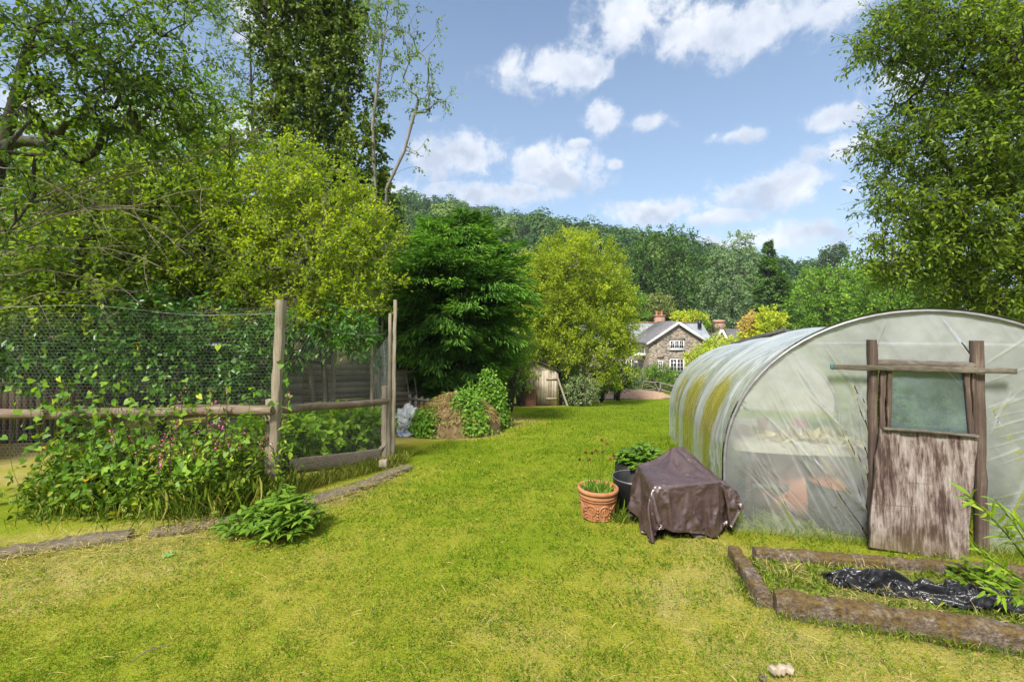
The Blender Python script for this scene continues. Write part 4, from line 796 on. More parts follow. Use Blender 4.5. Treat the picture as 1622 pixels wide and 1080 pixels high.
bs = MB(); n = 2600; ab = R.random((n, 2)); ab[:, 1] = .08+.86*ab[:, 1]; k = fbm(np.concatenate([ab*[9, 4], np.zeros((n, 1))], 1), 19) > .47; ab = ab[k]; n = len(ab); c = np.array([bedp(a, b, .045) for a, b in ab]); a = rdir(n); a[:, 2] = np.abs(a[:, 2])*.3; bs.leaves(c, a, rdir(n)*.4+[0, 0, 1.], R.uniform(.04, .12, n), R.uniform(.0025, .0045, n), DIA, R.random(n)); tag(bs.build('dry_grass', m_straw), kind='stuff')
pc = POLY; ax0 = nrm((bedp(1, .45)-bedp(0, .45))*[1, 1, 0]); ay0 = np.array([-ax0[1], ax0[0], 0]); sag_ = bedp(.41, .46)
c = sag_+pc[..., :1]*.62*ax0+pc[..., 1:2]*.50*ay0; c[..., 2] = gz(c[..., 0], c[..., 1])+.035+pc[..., 2]*1.25
tag(MB().grid(c).build('black_sheet', m_poly, None, True), 'crumpled heap of shiny black plastic in the raised bed', 'plastic sheet', 'black sheeting in the raised bed')
pc2 = pc[::-1][:150, :40]; pc2 = pc2-pc2.reshape(-1, 3).mean(0)*[1, 1, 0]; sag_ = bedp(.86, .66)
c = sag_+pc2[..., :1]*.85*ax0+pc2[..., 1:2]*.5*ay0; c[..., 2] = gz(c[..., 0], c[..., 1])+.03+pc2[..., 2]*.5
tag(MB().grid(c).build('black_sheet', m_poly, None, True), 'narrow loose strip of black plastic lying along the front of the raised bed', 'plastic sheet', 'black sheeting in the raised bed')
fr = MB()
def fringe(p, q, n, h, off, sp=.03, yel=.4):
    t = R.random(n); o = np.array(p)[:2]+(np.array(q)[:2]-np.array(p)[:2])*t[:, None]; d = nrm(np.array(q)[:2]-np.array(p)[:2]); o = o+np.array([d[1], -d[0]])*(off+R.normal(size=(n, 1))*sp); k = vn(np.concatenate([o*3.5, 0*o[:, :1]], 1), 6) > R.random(n)*.75; o = o[k]; n = len(o)
    a = rdir(n)*.7+[0, 0, 1.]; fr.leaves(np.stack([o[:, 0], o[:, 1], gz(o[:, 0], o[:, 1])-.01], 1), a, rdir(n), h*R.uniform(.35, 1.2, n), R.uniform(.003, .006, n), DIA, np.clip(R.normal(yel, .25, n), 0, 1))
fringe(fl_, fl_+dirf*2.6, 1500, .075, .075); fringe(bl+[-.02, .06, 0], fl_, 500, .07, .08); fringe(bl2, bl2+nrm(brr-bl2)*2.6, 900, .07, -.08); fringe(tp(-HW, -.03, 0), tp(HW, -.03, 0), 2200, .13, .02, .05, .5); fringe(tp(-HW-.04, TL, 0), tp(-HW-.04, 0, 0), 1600, .12, .02, .05, .4)
tag(fr.build('grass_fringe', m_tall), kind='stuff')
# willow shoot reaching in from the right
wsb = P(1668, 962); wsb[2] = g(wsb[0], wsb[1]); ws = thing('willow_shoot', 'willow shoot with long narrow leaves leaning in front of the tunnel door', 'plant', wsb)
st, lf = MB(), MB()
for tip, mid, n_ in (((1530,782,2.75),(1600,838,2.8),30), ((1540,868,2.7),(1600,905,2.75),22), ((1575,790,2.85),(1630,850,2.85),18), ((1560,935,2.65),(1610,950,2.7),20), ((1600,812,2.7),(1650,870,2.75),16)):
    m_, e = un(*mid), un(*tip); t = np.linspace(0, 1, 14)[:, None]; ln = (1-t)**2*(wsb+[0, 0, .05])+2*t*(1-t)*m_+t**2*e; st.tube(ln, np.linspace(.007, .002, 14), 6)
    q = np.sort(R.uniform(.35, 1, n_)); c = np.stack([np.interp(q, t[:, 0], ln[:, k]) for k in range(3)], 1); d = nrm(np.gradient(ln, axis=0))[np.minimum((q*13).astype(int), 13)]
    lf.leaves(c, d+rdir(n_)*.75-[0, 0, .1], rdir(n_)*.5+[0, -.5, .8], R.uniform(.07, .15, n_)*(1.15-.4*q), .018, LONG, np.clip(R.normal(.6, .2, n_), 0, 1))
st.build('stem', m_weed, ws, True); lf.build('foliage', m_wil2, ws)
bf, bs_ = MB(), MB(); bp = P(1560, 935); bw = thing('small_bramble', 'small pale green bramble at the foot of the tunnel door', 'plant', bp); bush_leaves(bp, 26, .2, .2, .06, .04, OVAL, bf, bs_); bf.build('foliage', m_wil2, bw); bs_.build('stem', m_weed, bw)
# bits on the lawn
c = P(1237, 1068); wp = MB().board(c+[-.055, .0, .025], c+[.065, .012, .02], .035, .03, (0, 0, 1), 10, .006); tag(wp.build('wood_offcut', m_shed), 'small pale wood offcut lying on the grass at the front', 'wood')
c = P(1208, 1076); wp = MB().lathe([(.001, 0), (.018, .0), (.02, .015), (.001, .025)], c, 10); tag(wp.build('stone', m_sleep, None, True), 'pale pebble beside the wood offcut on the grass', 'stone')
c0, c1 = P(208, 1050), P(270, 1024); sk = MB().tube(np.array([c0+[0, 0, .01], c0+(c1-c0)*.3+[-.0, .02, .025], c0+(c1-c0)*.65+[0, .01, .02], c1+[0, 0, .012]]), [.003, .004, .003, .002], 6); tag(sk.build('dry_twig', m_twig), 'bent pale twig lying on the lawn at the left', 'twig')
c = P(266, 881); lw_ = MB().leaves(np.repeat(c[None]+[0, 0, .01], 5, 0), np.array([[1, .2, .2], [-1, .3, .25], [.2, 1, .4], [.6, -1, .2], [-.5, -.8, .2]]), [0, 0, 1.], .045, .03, OVAL, .5); tag(lw_.build('lawn_weed', leafmat('blue_green_leaf', [(0, (.05, .15, .07)), (1, (.12, .28, .14))], .2)), 'single bluish green weed on the lawn below the sleepers', 'weed')
# ------------------------------------------------------------------ wire run on the left
PA, PB = P(430, 790), P(621, 730); PL = B(-190, 5.0); PC = B(590, 10.0)
run = thing('wire_run', 'tall chicken wire enclosure on weathered posts with a round wooden rail', 'enclosure', PA)
tA, tB = un(446, 475, PA[1]-.02), un(627, 475, PB[1])
MB().board(PA-[0, 0, .1], tA, .095, .085, (0, -1, 0), 22, .008).build('post', m_post, run); MB().board(PA+[-.10, .13, -.1], PA+[-.085, .13, 1.18], .09, .08, (0, -1, 0), 10, .006).build('post', m_pole, run)
MB().board(PB+[.02, -.03, -.1], tB+[.0, -.03, 0], .05, .045, (0, -1, 0), 22, .006).build('post', m_pole, run); MB().board(PB+[-.055, .03, -.1], un(621, 496, PB[1]+.03)+[-.03, 0, 0], .05, .05, (0, -1, 0), 22, .006).build('post', m_pole, run)
MB().board(PB+[-.15, .1, -.1], PB+[-.15, .1, 1.25], .09, .09, (0, -1, 0), 12, .006).build('post', m_pole, run)
MB().board(PC-[0, 0, .1], un(588, 534, PC[1]), .06, .06, (0, -1, 0), 16, .005).build('post', m_pole, run)
PM = P(190, 800)*np.array([1, 1, 1]); PM = B(185, 5.25); MB().tube([PM-[0, 0, .1], PM+[.02, 0, 1.05]], [.07, .065], 10).build('post', m_rail, run, True)
def log(p, q, r, n=26, seed=0):
    t = np.linspace(0, 1, n)[:, None]; l = p+(q-p)*t; l = l+(np.stack([vn(np.stack([t[:, 0]*7, 0*t[:, 0]+k, 0*t[:, 0]], 1), seed+k) for k in range(3)], 1)-.5)*.03
    mb = MB().tube(l, r*(1+.12*(vn(np.concatenate([t*14, t*0, t*0], 1), seed+9)-.5)), 12); mb.v[0] = mb.v[0]+(fbm(mb.v[0]*[6, 30, 30], seed)[:, None]-.5)*.012; return mb
ra = un(430, 650, PA[1]-.075); rl_ = un(-180, 659, 4.95); rb = un(616, 635, PB[1]-.06)
log(rl_, ra+[.03, 0, 0], .058, 40, 3).build('rail', m_rail, run, True); log(ra+[-.01, -.0, .0], rb+[-.02, 0, 0], .052, 30, 8).build('rail', m_rail, run, True)
MB().board(un(280, 643, PA[1]+.06), un(432, 644, PA[1]+.06), .035, .03, (0, 0, 1), 8).build('rail', m_rail, run)
MB().board(P(572, 738)+[0, .3, 0], un(616, 698, PB[1]+.1), .05, .03, (0, -1, 0), 8).build('brace', m_post, run)
def hexwire(p, q, h0, h1, cell=.046, r=.0006, sag=0., bulge=.03, seed=0, base=.02, loose=0):
    p = np.asarray(p); q = np.asarray(q); L = np.linalg.norm((q-p)[:2]); a = cell/math.sqrt(3); n = int(L/cell)+2; H = max(h0, h1); rows = int(H/(1.5*a))+2; sg = []
    I, J = np.meshgrid(np.arange(n), np.arange(rows), indexing='ij'); cx_ = (I*cell+(J % 2)*cell/2).ravel(); cy_ = (J*1.5*a).ravel()
    A = np.stack([cx_, cy_+a], 1); Bp = np.stack([cx_+cell/2, cy_+a/2], 1); Cp = np.stack([cx_+cell/2, cy_-a/2], 1); Dp = np.stack([cx_-cell/2, cy_+a/2], 1)
    e0 = np.concatenate([A, Bp, A]); e1 = np.concatenate([Bp, Cp, Dp]); 
    def W(e):
        u = e[:, 0]/L; top = h0+(h1-h0)*u-sag*4*u*(1-u); s_ = e[:, 1]*1.0; k = s_/top
        pz = np.stack([e[:, 0]*1.3, s_*1.3, 0*u], 1); dx = (fbm(pz*1.5, seed+1)-.5)*.10; dy = (fbm(pz, seed)-.5)*2*bulge*(1+loose*k)
        dr = nrm(np.append((q-p)[:2], 0)); nn = np.array([dr[1], -dr[0], 0])
        o = p+(q-p)*u[:, None]; z = gz(o[:, 0], o[:, 1])+base+s_-sag*4*u*(1-u)*k*.9+(h1-h0)*u*k*.3; o = o+dr*(dx)[:, None]+nn*dy[:, None]; o[:, 2] = z; return o, s_ <= (top+.01), u
    P0, k0, u0 = W(e0); P1, k1, u1 = W(e1); k = k0 & k1 & (u0 >= -.005) & (u1 <= 1.005) & (u0 <= 1.005) & (u1 >= -.005)
    return MB().prisms(P0[k], P1[k], r, r, 3)
hexwire(PA+[.0, .03, 0], PL+[0, 0, 0], 2.32, 2.3, sag=.05, seed=2).build('wire_netting', m_wire, run)
hexwire(PA+[.02, .03, 0], PB+[-.03, .03, 0], 2.28, 2.05, sag=.16, seed=5, bulge=.04, r=.0010).build('wire_netting', m_wire, run)
hexwire(PC+[.02, .0, 0], PB+[-.03, .08, 0], 1.75, 2.1, sag=.0, seed=9, bulge=.08, r=.0011).build('wire_netting', m_wire, run)
sw = MB(); p0, p1 = un(452, 497, PA[1]), un(612, 528, PB[1]); t = np.linspace(0, 1, 20)[:, None]; l = p0+(p1-p0)*t; l[:, 2] -= .12*np.sin(t[:, 0]*PI); sw.tube(l, .002, 4)
p2 = un(-180, 470, 4.95); l = p0+(p2-p0)*t; l[:, 2] -= .06*np.sin(t[:, 0]*PI*2)**2; sw.tube(l, .002, 4); sw.build('straining_wire', m_wire, run)
# sleepers along the foot of the run
for (a, b, w_, h, lb) in (((-140, 902), (88, 868), .16, .075, 'old grey sleeper edging at the far left below the wire run'), ((92, 868), (203, 855), .17, .09, 'short slab edging piece left of the gap below the bindweed'), ((232, 850), (306, 838), .17, .07, 'broken sleeper piece right of the gap below the bindweed'), ((309, 838), (372, 826), .15, .07, 'edging piece running under the bushy plant'), ((470, 806), (585, 768), .22, .08, 'weathered sleeper between the bushy plant and the pole pair'), ((588, 767), (645, 743), .20, .09, 'weathered sleeper end lying at the foot of the pole pair')):
    p, q = P(*a), P(*b); tag(MB().board(p+[0, .03, h/2-.03], q+[0, .03, h/2-.03], w_, h, (0, 0, 1), 14, .010).build('sleeper', m_sleep), lb, 'sleeper', 'sleepers edging the wire run')
c = P(607, 748); tag(MB().board(c+[-.05, .0, .14], c+[.06, .0, .14], .10, .1, (0, 0, 1), 4, .006).build('wood_block', m_post), 'square wood block sitting on the sleeper by the pole pair', 'block')
p, q = P(445, 757)+[0, .25, 0], P(590, 742)+[0, .4, 0]; tag(MB().board(p+[0, 0, .10], q+[0, 0, .10], .05, .19, (0, 0, 1), 12, .006).build('bed_board', m_sleep), 'long grey board edging the raspberry bed inside the wire run', 'board')
p, q = P(350, 800), un(412, 715, 5.6); tag(MB().board(p+[0, .1, 0], q, .06, .05, (0, -1, 0), 8).build('leaning_stake', m_jamb), 'dark stake leaning in the weeds inside the wire run', 'stake')
# bindweed and weeds on the wire
bwd = thing('bindweed', 'bindweed with heart shaped leaves climbing over the rail and the wire', 'plant', PM)
lf, st = MB(), MB()
def climb(o, e, n, spread, L=.075):
    t = np.linspace(0, 1, 16)[:, None]; l = o+(e-o)*t+np.stack([np.sin(t[:, 0]*9+R.random()*6)*.05, np.sin(t[:, 0]*7+R.random()*6)*.04, 0*t[:, 0]], 1); st.tube(l, .0028, 4)
    q = R.random(n); c = np.stack([np.interp(q, t[:, 0], l[:, k]) for k in range(3)], 1)+R.normal(size=(n, 3))*spread; a = rdir(n)*.8-[0, .25, .55]; nn = rdir(n)*.6+[0, -.8, .5]
    lf.leaves(c, a, nn, L*R.uniform(.55, 1.15, n), L*R.uniform(.6, 1., n), HEART, np.clip(R.normal(.5, .21, n), 0, 1))
for _ in range(46):
    px = R.choice([R.normal(105, 28), R.normal(185, 45), R.uniform(60, 330)]); o = B(px, 4.95+R.normal()*.12); o[2] -= 0; top = un(px+R.normal()*35, R.uniform(672, 770) if R.random() < .86 else R.uniform(560, 650), 4.95+R.normal()*.12); climb(o, top, R.integers(18, 34), .075)
for px, py in ((180,540),(215,520),(160,590),(310,585),(250,600),(330,600),(60,610),(120,600),(15,580)): climb(B(px+R.normal()*15, 5.02), un(px, py, 5.02+R.normal()*.04), 14, .06)
for px0, px1 in ((70, 190), (160, 300)):  # along the rail
    climb(un(px0, 640, 4.95), un(px1, 652, 4.95), 22, .06)
climb(PA+[.1, 0, .4], un(455, 560, PA[1]-.05), 20, .04, .06)
st.build('stem', m_weed, bwd); lf.build('foliage', m_bind, bwd)
fp = [(215, 690, 'flowering weed with pink spikes rising left of the middle post'), (245, 700, 'flowering weed with pink spikes just right of the buried middle post'), (290, 665, 'tall pink flowered weed standing close under the rail'), (330, 690, 'thin pink flowered weed between the bindweed and the tall post'), (372, 685, 'faded pink flowered weed left of the tall post'), (433, 700, 'pink flowered stem climbing up the foot of the tall post')]
for px, py, lb in fp:
    Yp = 4.95+R.normal()*.12 if px < 420 else 5.2; o = B(px, Yp); t_ = thing('flowering_weed', lb, 'plant', o, 'pink flowering weeds in the wire run'); st, lf, bl_ = MB(), MB(), MB()
    for k in range(6 if px < 420 else 2):
        e = un(px+R.normal()*22, py+R.normal()*30, Yp+R.normal()*.1); t = np.linspace(0, 1, 9)[:, None]; l = o+R.normal(size=3)*[.05, .05, 0]+(e-o)*t+np.array([.05*R.normal(), 0, 0])*np.sin(t*PI); st.tube(l, .004, 5); n = 26
        q = R.uniform(.15, .9, n); c = np.stack([np.interp(q, t[:, 0], l[:, j]) for j in range(3)], 1); lf.leaves(c, rdir(n)+[0, 0, .2], rdir(n)*.5+[0, -.2, 1.], R.uniform(.05, .11, n), .028, OVAL, R.random(n))
        n = 9; q = R.uniform(.72, 1.03, n); c = l[0]+(l[-1]-l[0])*q[:, None]+R.normal(size=(n, 3))*.018; bl_.leaves(c, rdir(n), rdir(n), .022, .02, OVAL, R.random(n))
    st.build('stem', m_jamb, t_); lf.build('foliage', m_rasp, t_); bl_.build('blossom', m_pink, t_)
tg = MB(); n = 2000; x = np.concatenate([R.uniform(-5.0, -2.95, 800), R.normal(-3.05, .22, 1200)]); y = np.where(R.random(n) < .6, 4.72, 5.0)+.55*np.clip(x+3.3, 0, 1)+R.normal(size=n)*.22; a = rdir(n)*.55+[0, 0, 1.]; tg.leaves(np.stack([x, y, gz(x, y)], 1), a, rdir(n), R.uniform(.10, .38, n)*np.where(x > -3.6, 1.15, .7), R.uniform(.003, .006, n), LONG, R.random(n))
n = 900; x = R.uniform(-5.6, -5.0, n)*1; x = R.uniform(-2.7, -1.75, n); y = 5.75+(x+2.7)*1.75+R.normal(size=n)*.12; a = rdir(n)*.6+[0, 0, 1.]; tg.leaves(np.stack([x, y, gz(x, y)], 1), a, rdir(n), R.uniform(.08, .24, n), .006, LONG, np.clip(R.normal(.75, .25, n), 0, 1)); tag(tg.build('long_grass', m_tall), kind='stuff')
lw_ = MB(); n = 8000; x = R.uniform(-5.35, -2.9, n); y = 4.75+R.random(n)**1.4*1.3+R.normal(size=n)*.12; z = gz(x, y)+R.random(n)**1.6*np.where(y < 5, .5, .8)*(.5+vn(np.stack([x*2, y*2, 0*x], 1), 4)); lw_.leaves(np.stack([x, y, z], 1), rdir(n), rdir(n)*.6+[0, 0, .8], R.uniform(.04, .11, n), .04, OVAL, R.random(n)); tag(lw_.build('undergrowth', m_weed), kind='stuff')
rb_pts = [(470, 6.9), (500, 7.3), (530, 7.6), (560, 7.9), (590, 8.2), (455, 7.6), (515, 8.3), (400, 6.6)]
for k, (px, Y) in enumerate(rb_pts):
    o = B(px, Y); lb = ['raspberry bush right behind the tall post', 'raspberry bush second from the tall post in the wire run', 'raspberry bush in the middle of the row inside the wire run', 'raspberry bush before the last of the row inside the wire run', 'raspberry bush at the far end of the row beside the pole pair', 'raspberry bush in the back row nearest the tall post', 'raspberry bush in the back row before the grey boards', 'raspberry bush left of the tall post inside the wire run'][k]
    shrub('raspberry_bush', lb, 'bush', o, [(o+[0, 0, .45], np.array([.38, .38, .42]))], 46, 3, .2, 5, .115, .075, OVAL, m_rasp, m_weed, 5, 'raspberry bushes inside the wire run', flat=1.0)
pn = P(440, 850); pl = thing('bushy_plant', 'low bushy plant with broad pointed leaves on the lawn edge before the tall post', 'plant', pn); lf, st = MB(), MB(); bush_leaves(pn+[.02, .05, 0], 105, .34, .36, .125, .04, LONG, lf, st, .4); bush_leaves(pn+[-.42, .12, 0], 22, .18, .2, .12, .04, LONG, lf, st, .4); bush_leaves(pn+[-.15, .3, 0], 25, .2, .42, .12, .04, LONG, lf, st, .4); lf.build('foliage', m_peony, pl); st.build('stem', m_weed, pl)
# ------------------------------------------------------------------ fences behind
def slatfence(name, label, p, q, h, bh, mat, posts=True, vert=False):
    t_ = thing(name, label, 'fence', p); p = np.asarray(p); q = np.asarray(q); mb = MB(); d = nrm((q-p)*[1, 1, 0]); nn = np.array([d[1], -d[0], 0]); L = np.linalg.norm(q-p)
    if vert:
        k = int(L/bh)
        for i in range(k):
            o = p+(q-p)*(i+.5)/k; o[2] = g(o[0], o[1]); mb.bar(o, o+[0, 0, h*R.uniform(.98, 1.02)], bh*.97, .02, nn, R.random())
    else:
        for j in range(int(h/bh)):
            seg = max(1, int(L/1.9))
            for i in range(seg):
                a = p+(q-p)*i/seg; b = p+(q-p)*(i+.985)/seg; a[2] = g(a[0], a[1])+bh*(j+.5)+R.normal()*.004; b[2] = g(b[0], b[1])+bh*(j+.5)+R.normal()*.004; mb.bar(a+nn*.012*(j % 2), b+nn*.012*(j % 2), .018, bh*.98, (0, 0, 1), R.random())
    mb.build('board_panel', mat, t_)
    for i in range(int(L/1.9)+1):
        a = p+(q-p)*min(1, i*1.9/L); a[2] = g(a[0], a[1]); MB().bar(a+nn*.06-[0, 0, .05], a+nn*.06+[0, 0, h+.05], .075, .075, nn).build('post', m_pole, t_)
    return t_
slatfence('board_fence', 'grey horizontal board fence behind the raspberry bushes', B(592, 12.0), B(330, 9.2), 1.68, .15, m_board); slatfence('dark_board_fence', 'shaded board fence behind the white bag under the conifer', B(598, 12.1), B(740, 14.2), 1.5, .15, m_board); slatfence('brown_fence', 'brown upright board fence at the far left behind the wire', B(130, 9.4), B(-220, 8.8), 1.85, .12, m_bfence, vert=True)
for px, t_, lb in ((655, 590, 'thin stick leaning on the shaded fence nearer the poles'), (668, 596, 'thin stick leaning on the shaded fence nearer the picket')):
    tag(MB().tube([B(px, 11.6), un(px-12, t_, 12.2)], .018, 6).build('leaning_stick', m_barkg), lb, 'stick')
wb = thing('outbuilding', 'low dark outbuilding with a white roof edge glimpsed through the trees on the left', 'building', B(150, 17)); c = B(150, 17); MB().box(c+[0, 0, 1.2], (9, 2.5, 2.5)).build('wall', m_felt, wb); MB().box(c+[0, -.1, 2.5], (9.4, 3.2, .14)).build('roof', m_white, wb)
# ------------------------------------------------------------------ compost heap and its neighbours
def mound(mb, c, rx, ry, h, seed, n=46, pw=.7):
    u, v = np.meshgrid(np.linspace(-1, 1, n), np.linspace(-1, 1, n), indexing='ij'); r = np.sqrt(u*u+v*v); x = c[0]+u*rx*1.15; y = c[1]+v*ry*1.15; q = np.stack([x, y, 0*x], -1).reshape(-1, 3)
    z = gz(x, y)-.08+h*np.clip(1-r**2.2, 0, 1)**pw*(.75+.5*fbm(q*1.4, seed).reshape(x.shape))+(fbm(q*6, seed+1).reshape(x.shape)-.5)*.12; mb.grid(np.stack([x, y, z], -1), flip=False); return lambda a, b: np.stack([c[0]+a*rx*1.15, c[1]+b*ry*1.15, gz(c[0]+a*rx*1.15, c[1]+b*ry*1.15)+h*np.clip(1-(a*a+b*b)**1.1, 0, 1)**pw*(.75+.5*fbm(np.stack([c[0]+a*rx*1.15, c[1]+b*ry*1.15, 0*a], 1)*1.4, seed))-.05], 1)
hc = B(716, 10.8); heap = thing('compost_heap', 'brown heap of rotting grass clippings beside the white bag', 'heap', hc); mb = MB(); fh = mound(mb, hc, 1.05, .8, .86, 5, 46, .45); mb.build('heap_body', m_heap, heap, True)
n = 5200; a, b = R.uniform(-.95, .95, n), R.uniform(-.95, .95, n); k = a*a+b*b < .9; c = fh(a[k], b[k]); n = len(c); sm = MB().leaves(c+[0, 0, .01], rdir(n)*[1, 1, .5]+[0, -.2, -.3], rdir(n)*.5+[0, -.4, .7], R.uniform(.05, .22, n), .012, LONG, np.clip(R.normal(.25, .25, n)+.35*(c[:, 2]-hc[2]-.4), 0, 1)); sm.build('loose_clippings', leafmat('old_clippings', [(0, (.07, .045, .025)), (.5, (.17, .12, .06)), (1, (.30, .26, .11))], .1, .8, 1), heap)
def creeper(name, label, c, rx, ry, h, n, mat, sel=lambda a, b: a > -2, L=.07, hang=.5):
    root = thing(name, label, 'plant', c); a, b = R.uniform(-1, 1, n), R.uniform(-1, 1, n); k = (a*a+b*b < .98) & sel(a, b); a, b = a[k], b[k]; n = len(a)
    hh = h*np.clip(1-(a*a+b*b)**1.3, 0, 1)**.6*(.35+1.25*fbm(np.stack([a*2.4+c[0], b*2.4+c[1], 0*a], 1), int(c[0]*10) & 63, 3)); q = np.stack([c[0]+a*rx, c[1]+b*ry, 0*a], 1); q[:, 2] = gz(q[:, 0], q[:, 1])+hh*(1-R.random(n)**2*.8); q += R.normal(size=(n, 3))*(.05+.05*(R.random((n, 1)) < .15))
    MB().leaves(q, rdir(n)*.7-[0, .3, hang], rdir(n)*.5+[0, -.5, .6], L*R.uniform(.6, 1.2, n), L*.75, HEART if L > .08 else OVAL, np.clip(R.normal(.5, .22, n), 0, 1)).build('foliage', mat, root)
    m = 24; a, b = R.uniform(-.7, .7, m), R.uniform(-.7, .7, m); o = np.stack([c[0]+a*rx*.3, c[1]+b*ry*.3, 0*a], 1); o[:, 2] = gz(o[:, 0], o[:, 1]); e = np.stack([c[0]+a*rx, c[1]+b*ry, 0*a], 1); e[:, 2] = gz(e[:, 0], e[:, 1])+h*.8*np.sqrt(np.clip(1-a*a-b*b, 0, 1)); MB().prisms(o, e, .008, .005, 4).build('stem', m_twig, root); return root
creeper('green_creeper', 'fresh green creeper covering the right side of the compost heap', B(740, 10.4), .52, .42, .9, 8000, m_ivyb); creeper('green_creeper', 'thin green creeper on the left foot of the compost heap', B(678, 10.15), .34, .3, .62, 2600, m_ivyb); creeper('ivy_bush', 'dense upright ivy bush to the right of the compost heap', B(770, 11.6), .55, .5, 1.2, 9000, m_ivyb); creeper('ivy_bush', 'darker ivy mound behind the compost heap under the conifer', B(742, 12.6), .7, .6, 1.3, 5000, m_ivy)
def crumple(name, label, cat, c, r, mat, seed, amp=.12):
    bm = bmesh.new(); bmesh.ops.create_icosphere(bm, subdivisions=5, radius=1); co_ = np.array([v.co[:] for v in bm.verts]); fa = np.array([[v.index for v in f.verts] for f in bm.faces]); bm.free(); q = co_*(1+(rid(co_*2.3, seed, 3)**2-.3)[:, None]*amp*5); q[:, 2] = np.maximum(q[:, 2], -.75); return tag(MB().add(q*r+c, fa).build(name, mat, None, True), label, cat)
m_bag = plain('white_sack', (.55, .57, .6), (.8, .8, .8), 4, .45, .4, 14)
bc = P(640, 691); crumple('white_bag', 'crumpled white plastic sack slumped beside the compost heap', 'sack', bc+[0, .35, .26], np.array([.27, .25, .33]), m_bag, 5); crumple('blue_bag', 'blue and white plastic bag end in front of the white sack', 'bag', P(640, 692)+[0, .05, .05], np.array([.17, .1, .07]), plain('blue_white_plastic', (.03, .08, .3), (.65, .67, .72), 7, .4), 9, .06)
pk = thing('picket_panel', 'short pale grey picket panel leaning behind the compost heap', 'fence', B(655, 11.3)); 
for k in range(5): o = B(650+k*9, 11.2); MB().bar(o, o+[-.03+.01*k, .05, .88-.03*k], .075, .02, (0, -1, 0)).build('picket', m_board, pk)
a, b = B(646, 11.24), B(694, 11.24); MB().bar(a+[0, 0, .78], b+[0, 0, .70], .02, .06).build('rail', m_board, pk)
a = P(742, 686); tag(MB().board(a+[-.12, 0, .03], a+[.18, .05, .03], .09, .025, (0, 0, 1), 5).build('wood_offcut', m_shed), 'pale board offcut on the bare soil in front of the ivy', 'wood'); a = P(750, 689); tag(MB().lathe([(.001, -.04), (.035, -.03), (.05, 0), (.035, .035), (.001, .04)], a+[0, 0, .035], 14).build('blue_ball', m_blue, None, True), 'small blue plastic ball beside the board offcut', 'ball')
# ------------------------------------------------------------------ garden shed
Ys = 21.6; sb = B(852, Ys); sh = thing('garden_shed', 'weathered wooden garden shed with a felt roof half hidden by bushes', 'shed', sb); x0, x1, yb = (818-CX)/F*Ys, (884-CX)/F*Ys, Ys+1.8; zb = g(0, Ys)-.05; H = 1.75
def wallboards(mb, p, q, h, bw, out):
    L = np.linalg.norm(np.array(q)-p); k = max(2, int(L/bw)); p = np.array(p); q = np.array(q)
    for i in range(k): o = p+(q-p)*(i+.5)/k; mb.bar(o, o+[0, 0, h], L/k*.96, .025, out, R.random())
mb = MB(); wallboards(mb, (x0, Ys, zb), (x1, Ys, zb), H, .13, (0, -1, 0)); wallboards(mb, (x1, Ys, zb), (x1, yb, zb), H, .13, (1, 0, 0)); wallboards(mb, (x0, Ys, zb), (x0, yb, zb), H, .13, (-1, 0, 0)); xm = (x0+x1)/2
mb.add([(x0, Ys+.0, zb+H), (x1, Ys+.0, zb+H), (xm, Ys, zb+H+.42), (x0, yb, zb+H), (x1, yb, zb+H), (xm, yb, zb+H+.42)], [[0, 1, 2], [4, 3, 5]]); mb.build('wall', m_shed, sh)
for s in (-1, 1):
    e = np.array([xm+s*(x1-x0)/2*1.14, Ys-.15, zb+H-.06]); MB().add([(xm, Ys-.15, zb+H+.46), (xm, yb+.1, zb+H+.46), (e[0], yb+.1, e[2]), tuple(e), (xm, Ys-.15, zb+H+.50), (xm, yb+.1, zb+H+.50), (e[0], yb+.1, e[2]+.04), (e[0], e[1], e[2]+.04)], [[0,1,2,3],[7,6,5,4],[0,3,7,4],[3,2,6,7],[1,2,6,5]]).build('roof', m_felt, sh)
dm_ = MB(); dx0, dx1 = (865-CX)/F*Ys, (882-CX)/F*Ys; wallboards(dm_, (dx0, Ys-.035, zb+.05), (dx1, Ys-.035, zb+.05), 1.72, .13, (0, -1, 0)); dm_.build('door', m_shed, sh)
for z in (.4, 1.35): MB().box([(dx0+dx1)/2, Ys-.062, zb+z], (dx1-dx0, .02, .1)).build('door_rail', m_shed, sh)
MB().board(B(899, Ys-.5), un(881, 592, Ys-.1), .09, .03, (0, -1, 0), 6).build('x', m_board); tag(bpy.data.objects['x'], 'grey plank leaning on the right side of the shed', 'plank').name = 'leaning_plank'
wk = MB(); a, b, c, d = un(823, 641, Ys-.55), un(849, 645, Ys-.5), un(849, 617, Ys-.25), un(829, 612, Ys-.25)
for i in range(9):
    t0, t1 = i/9, (i+.9)/9; wk.add([a+(d-a)*t0, b+(c-b)*t0, b+(c-b)*t1, a+(d-a)*t1], [[0, 1, 2, 3]], R.random()); 
    wk.prisms(a+(d-a)*(t0+.05)+[0, -.02, 0], b+(c-b)*(t0+.05)+[0, -.02, 0], .02, .02, 6, R.random())
for t in (.1, .5, .9): wk.prisms(a+(b-a)*t+[0, -.035, 0], d+(c-d)*t+[0, -.035, 0], .018, .018, 6)
tag(wk.build('woven_panel', m_rust), 'rusty brown woven panel leaning on the front of the shed', 'panel')
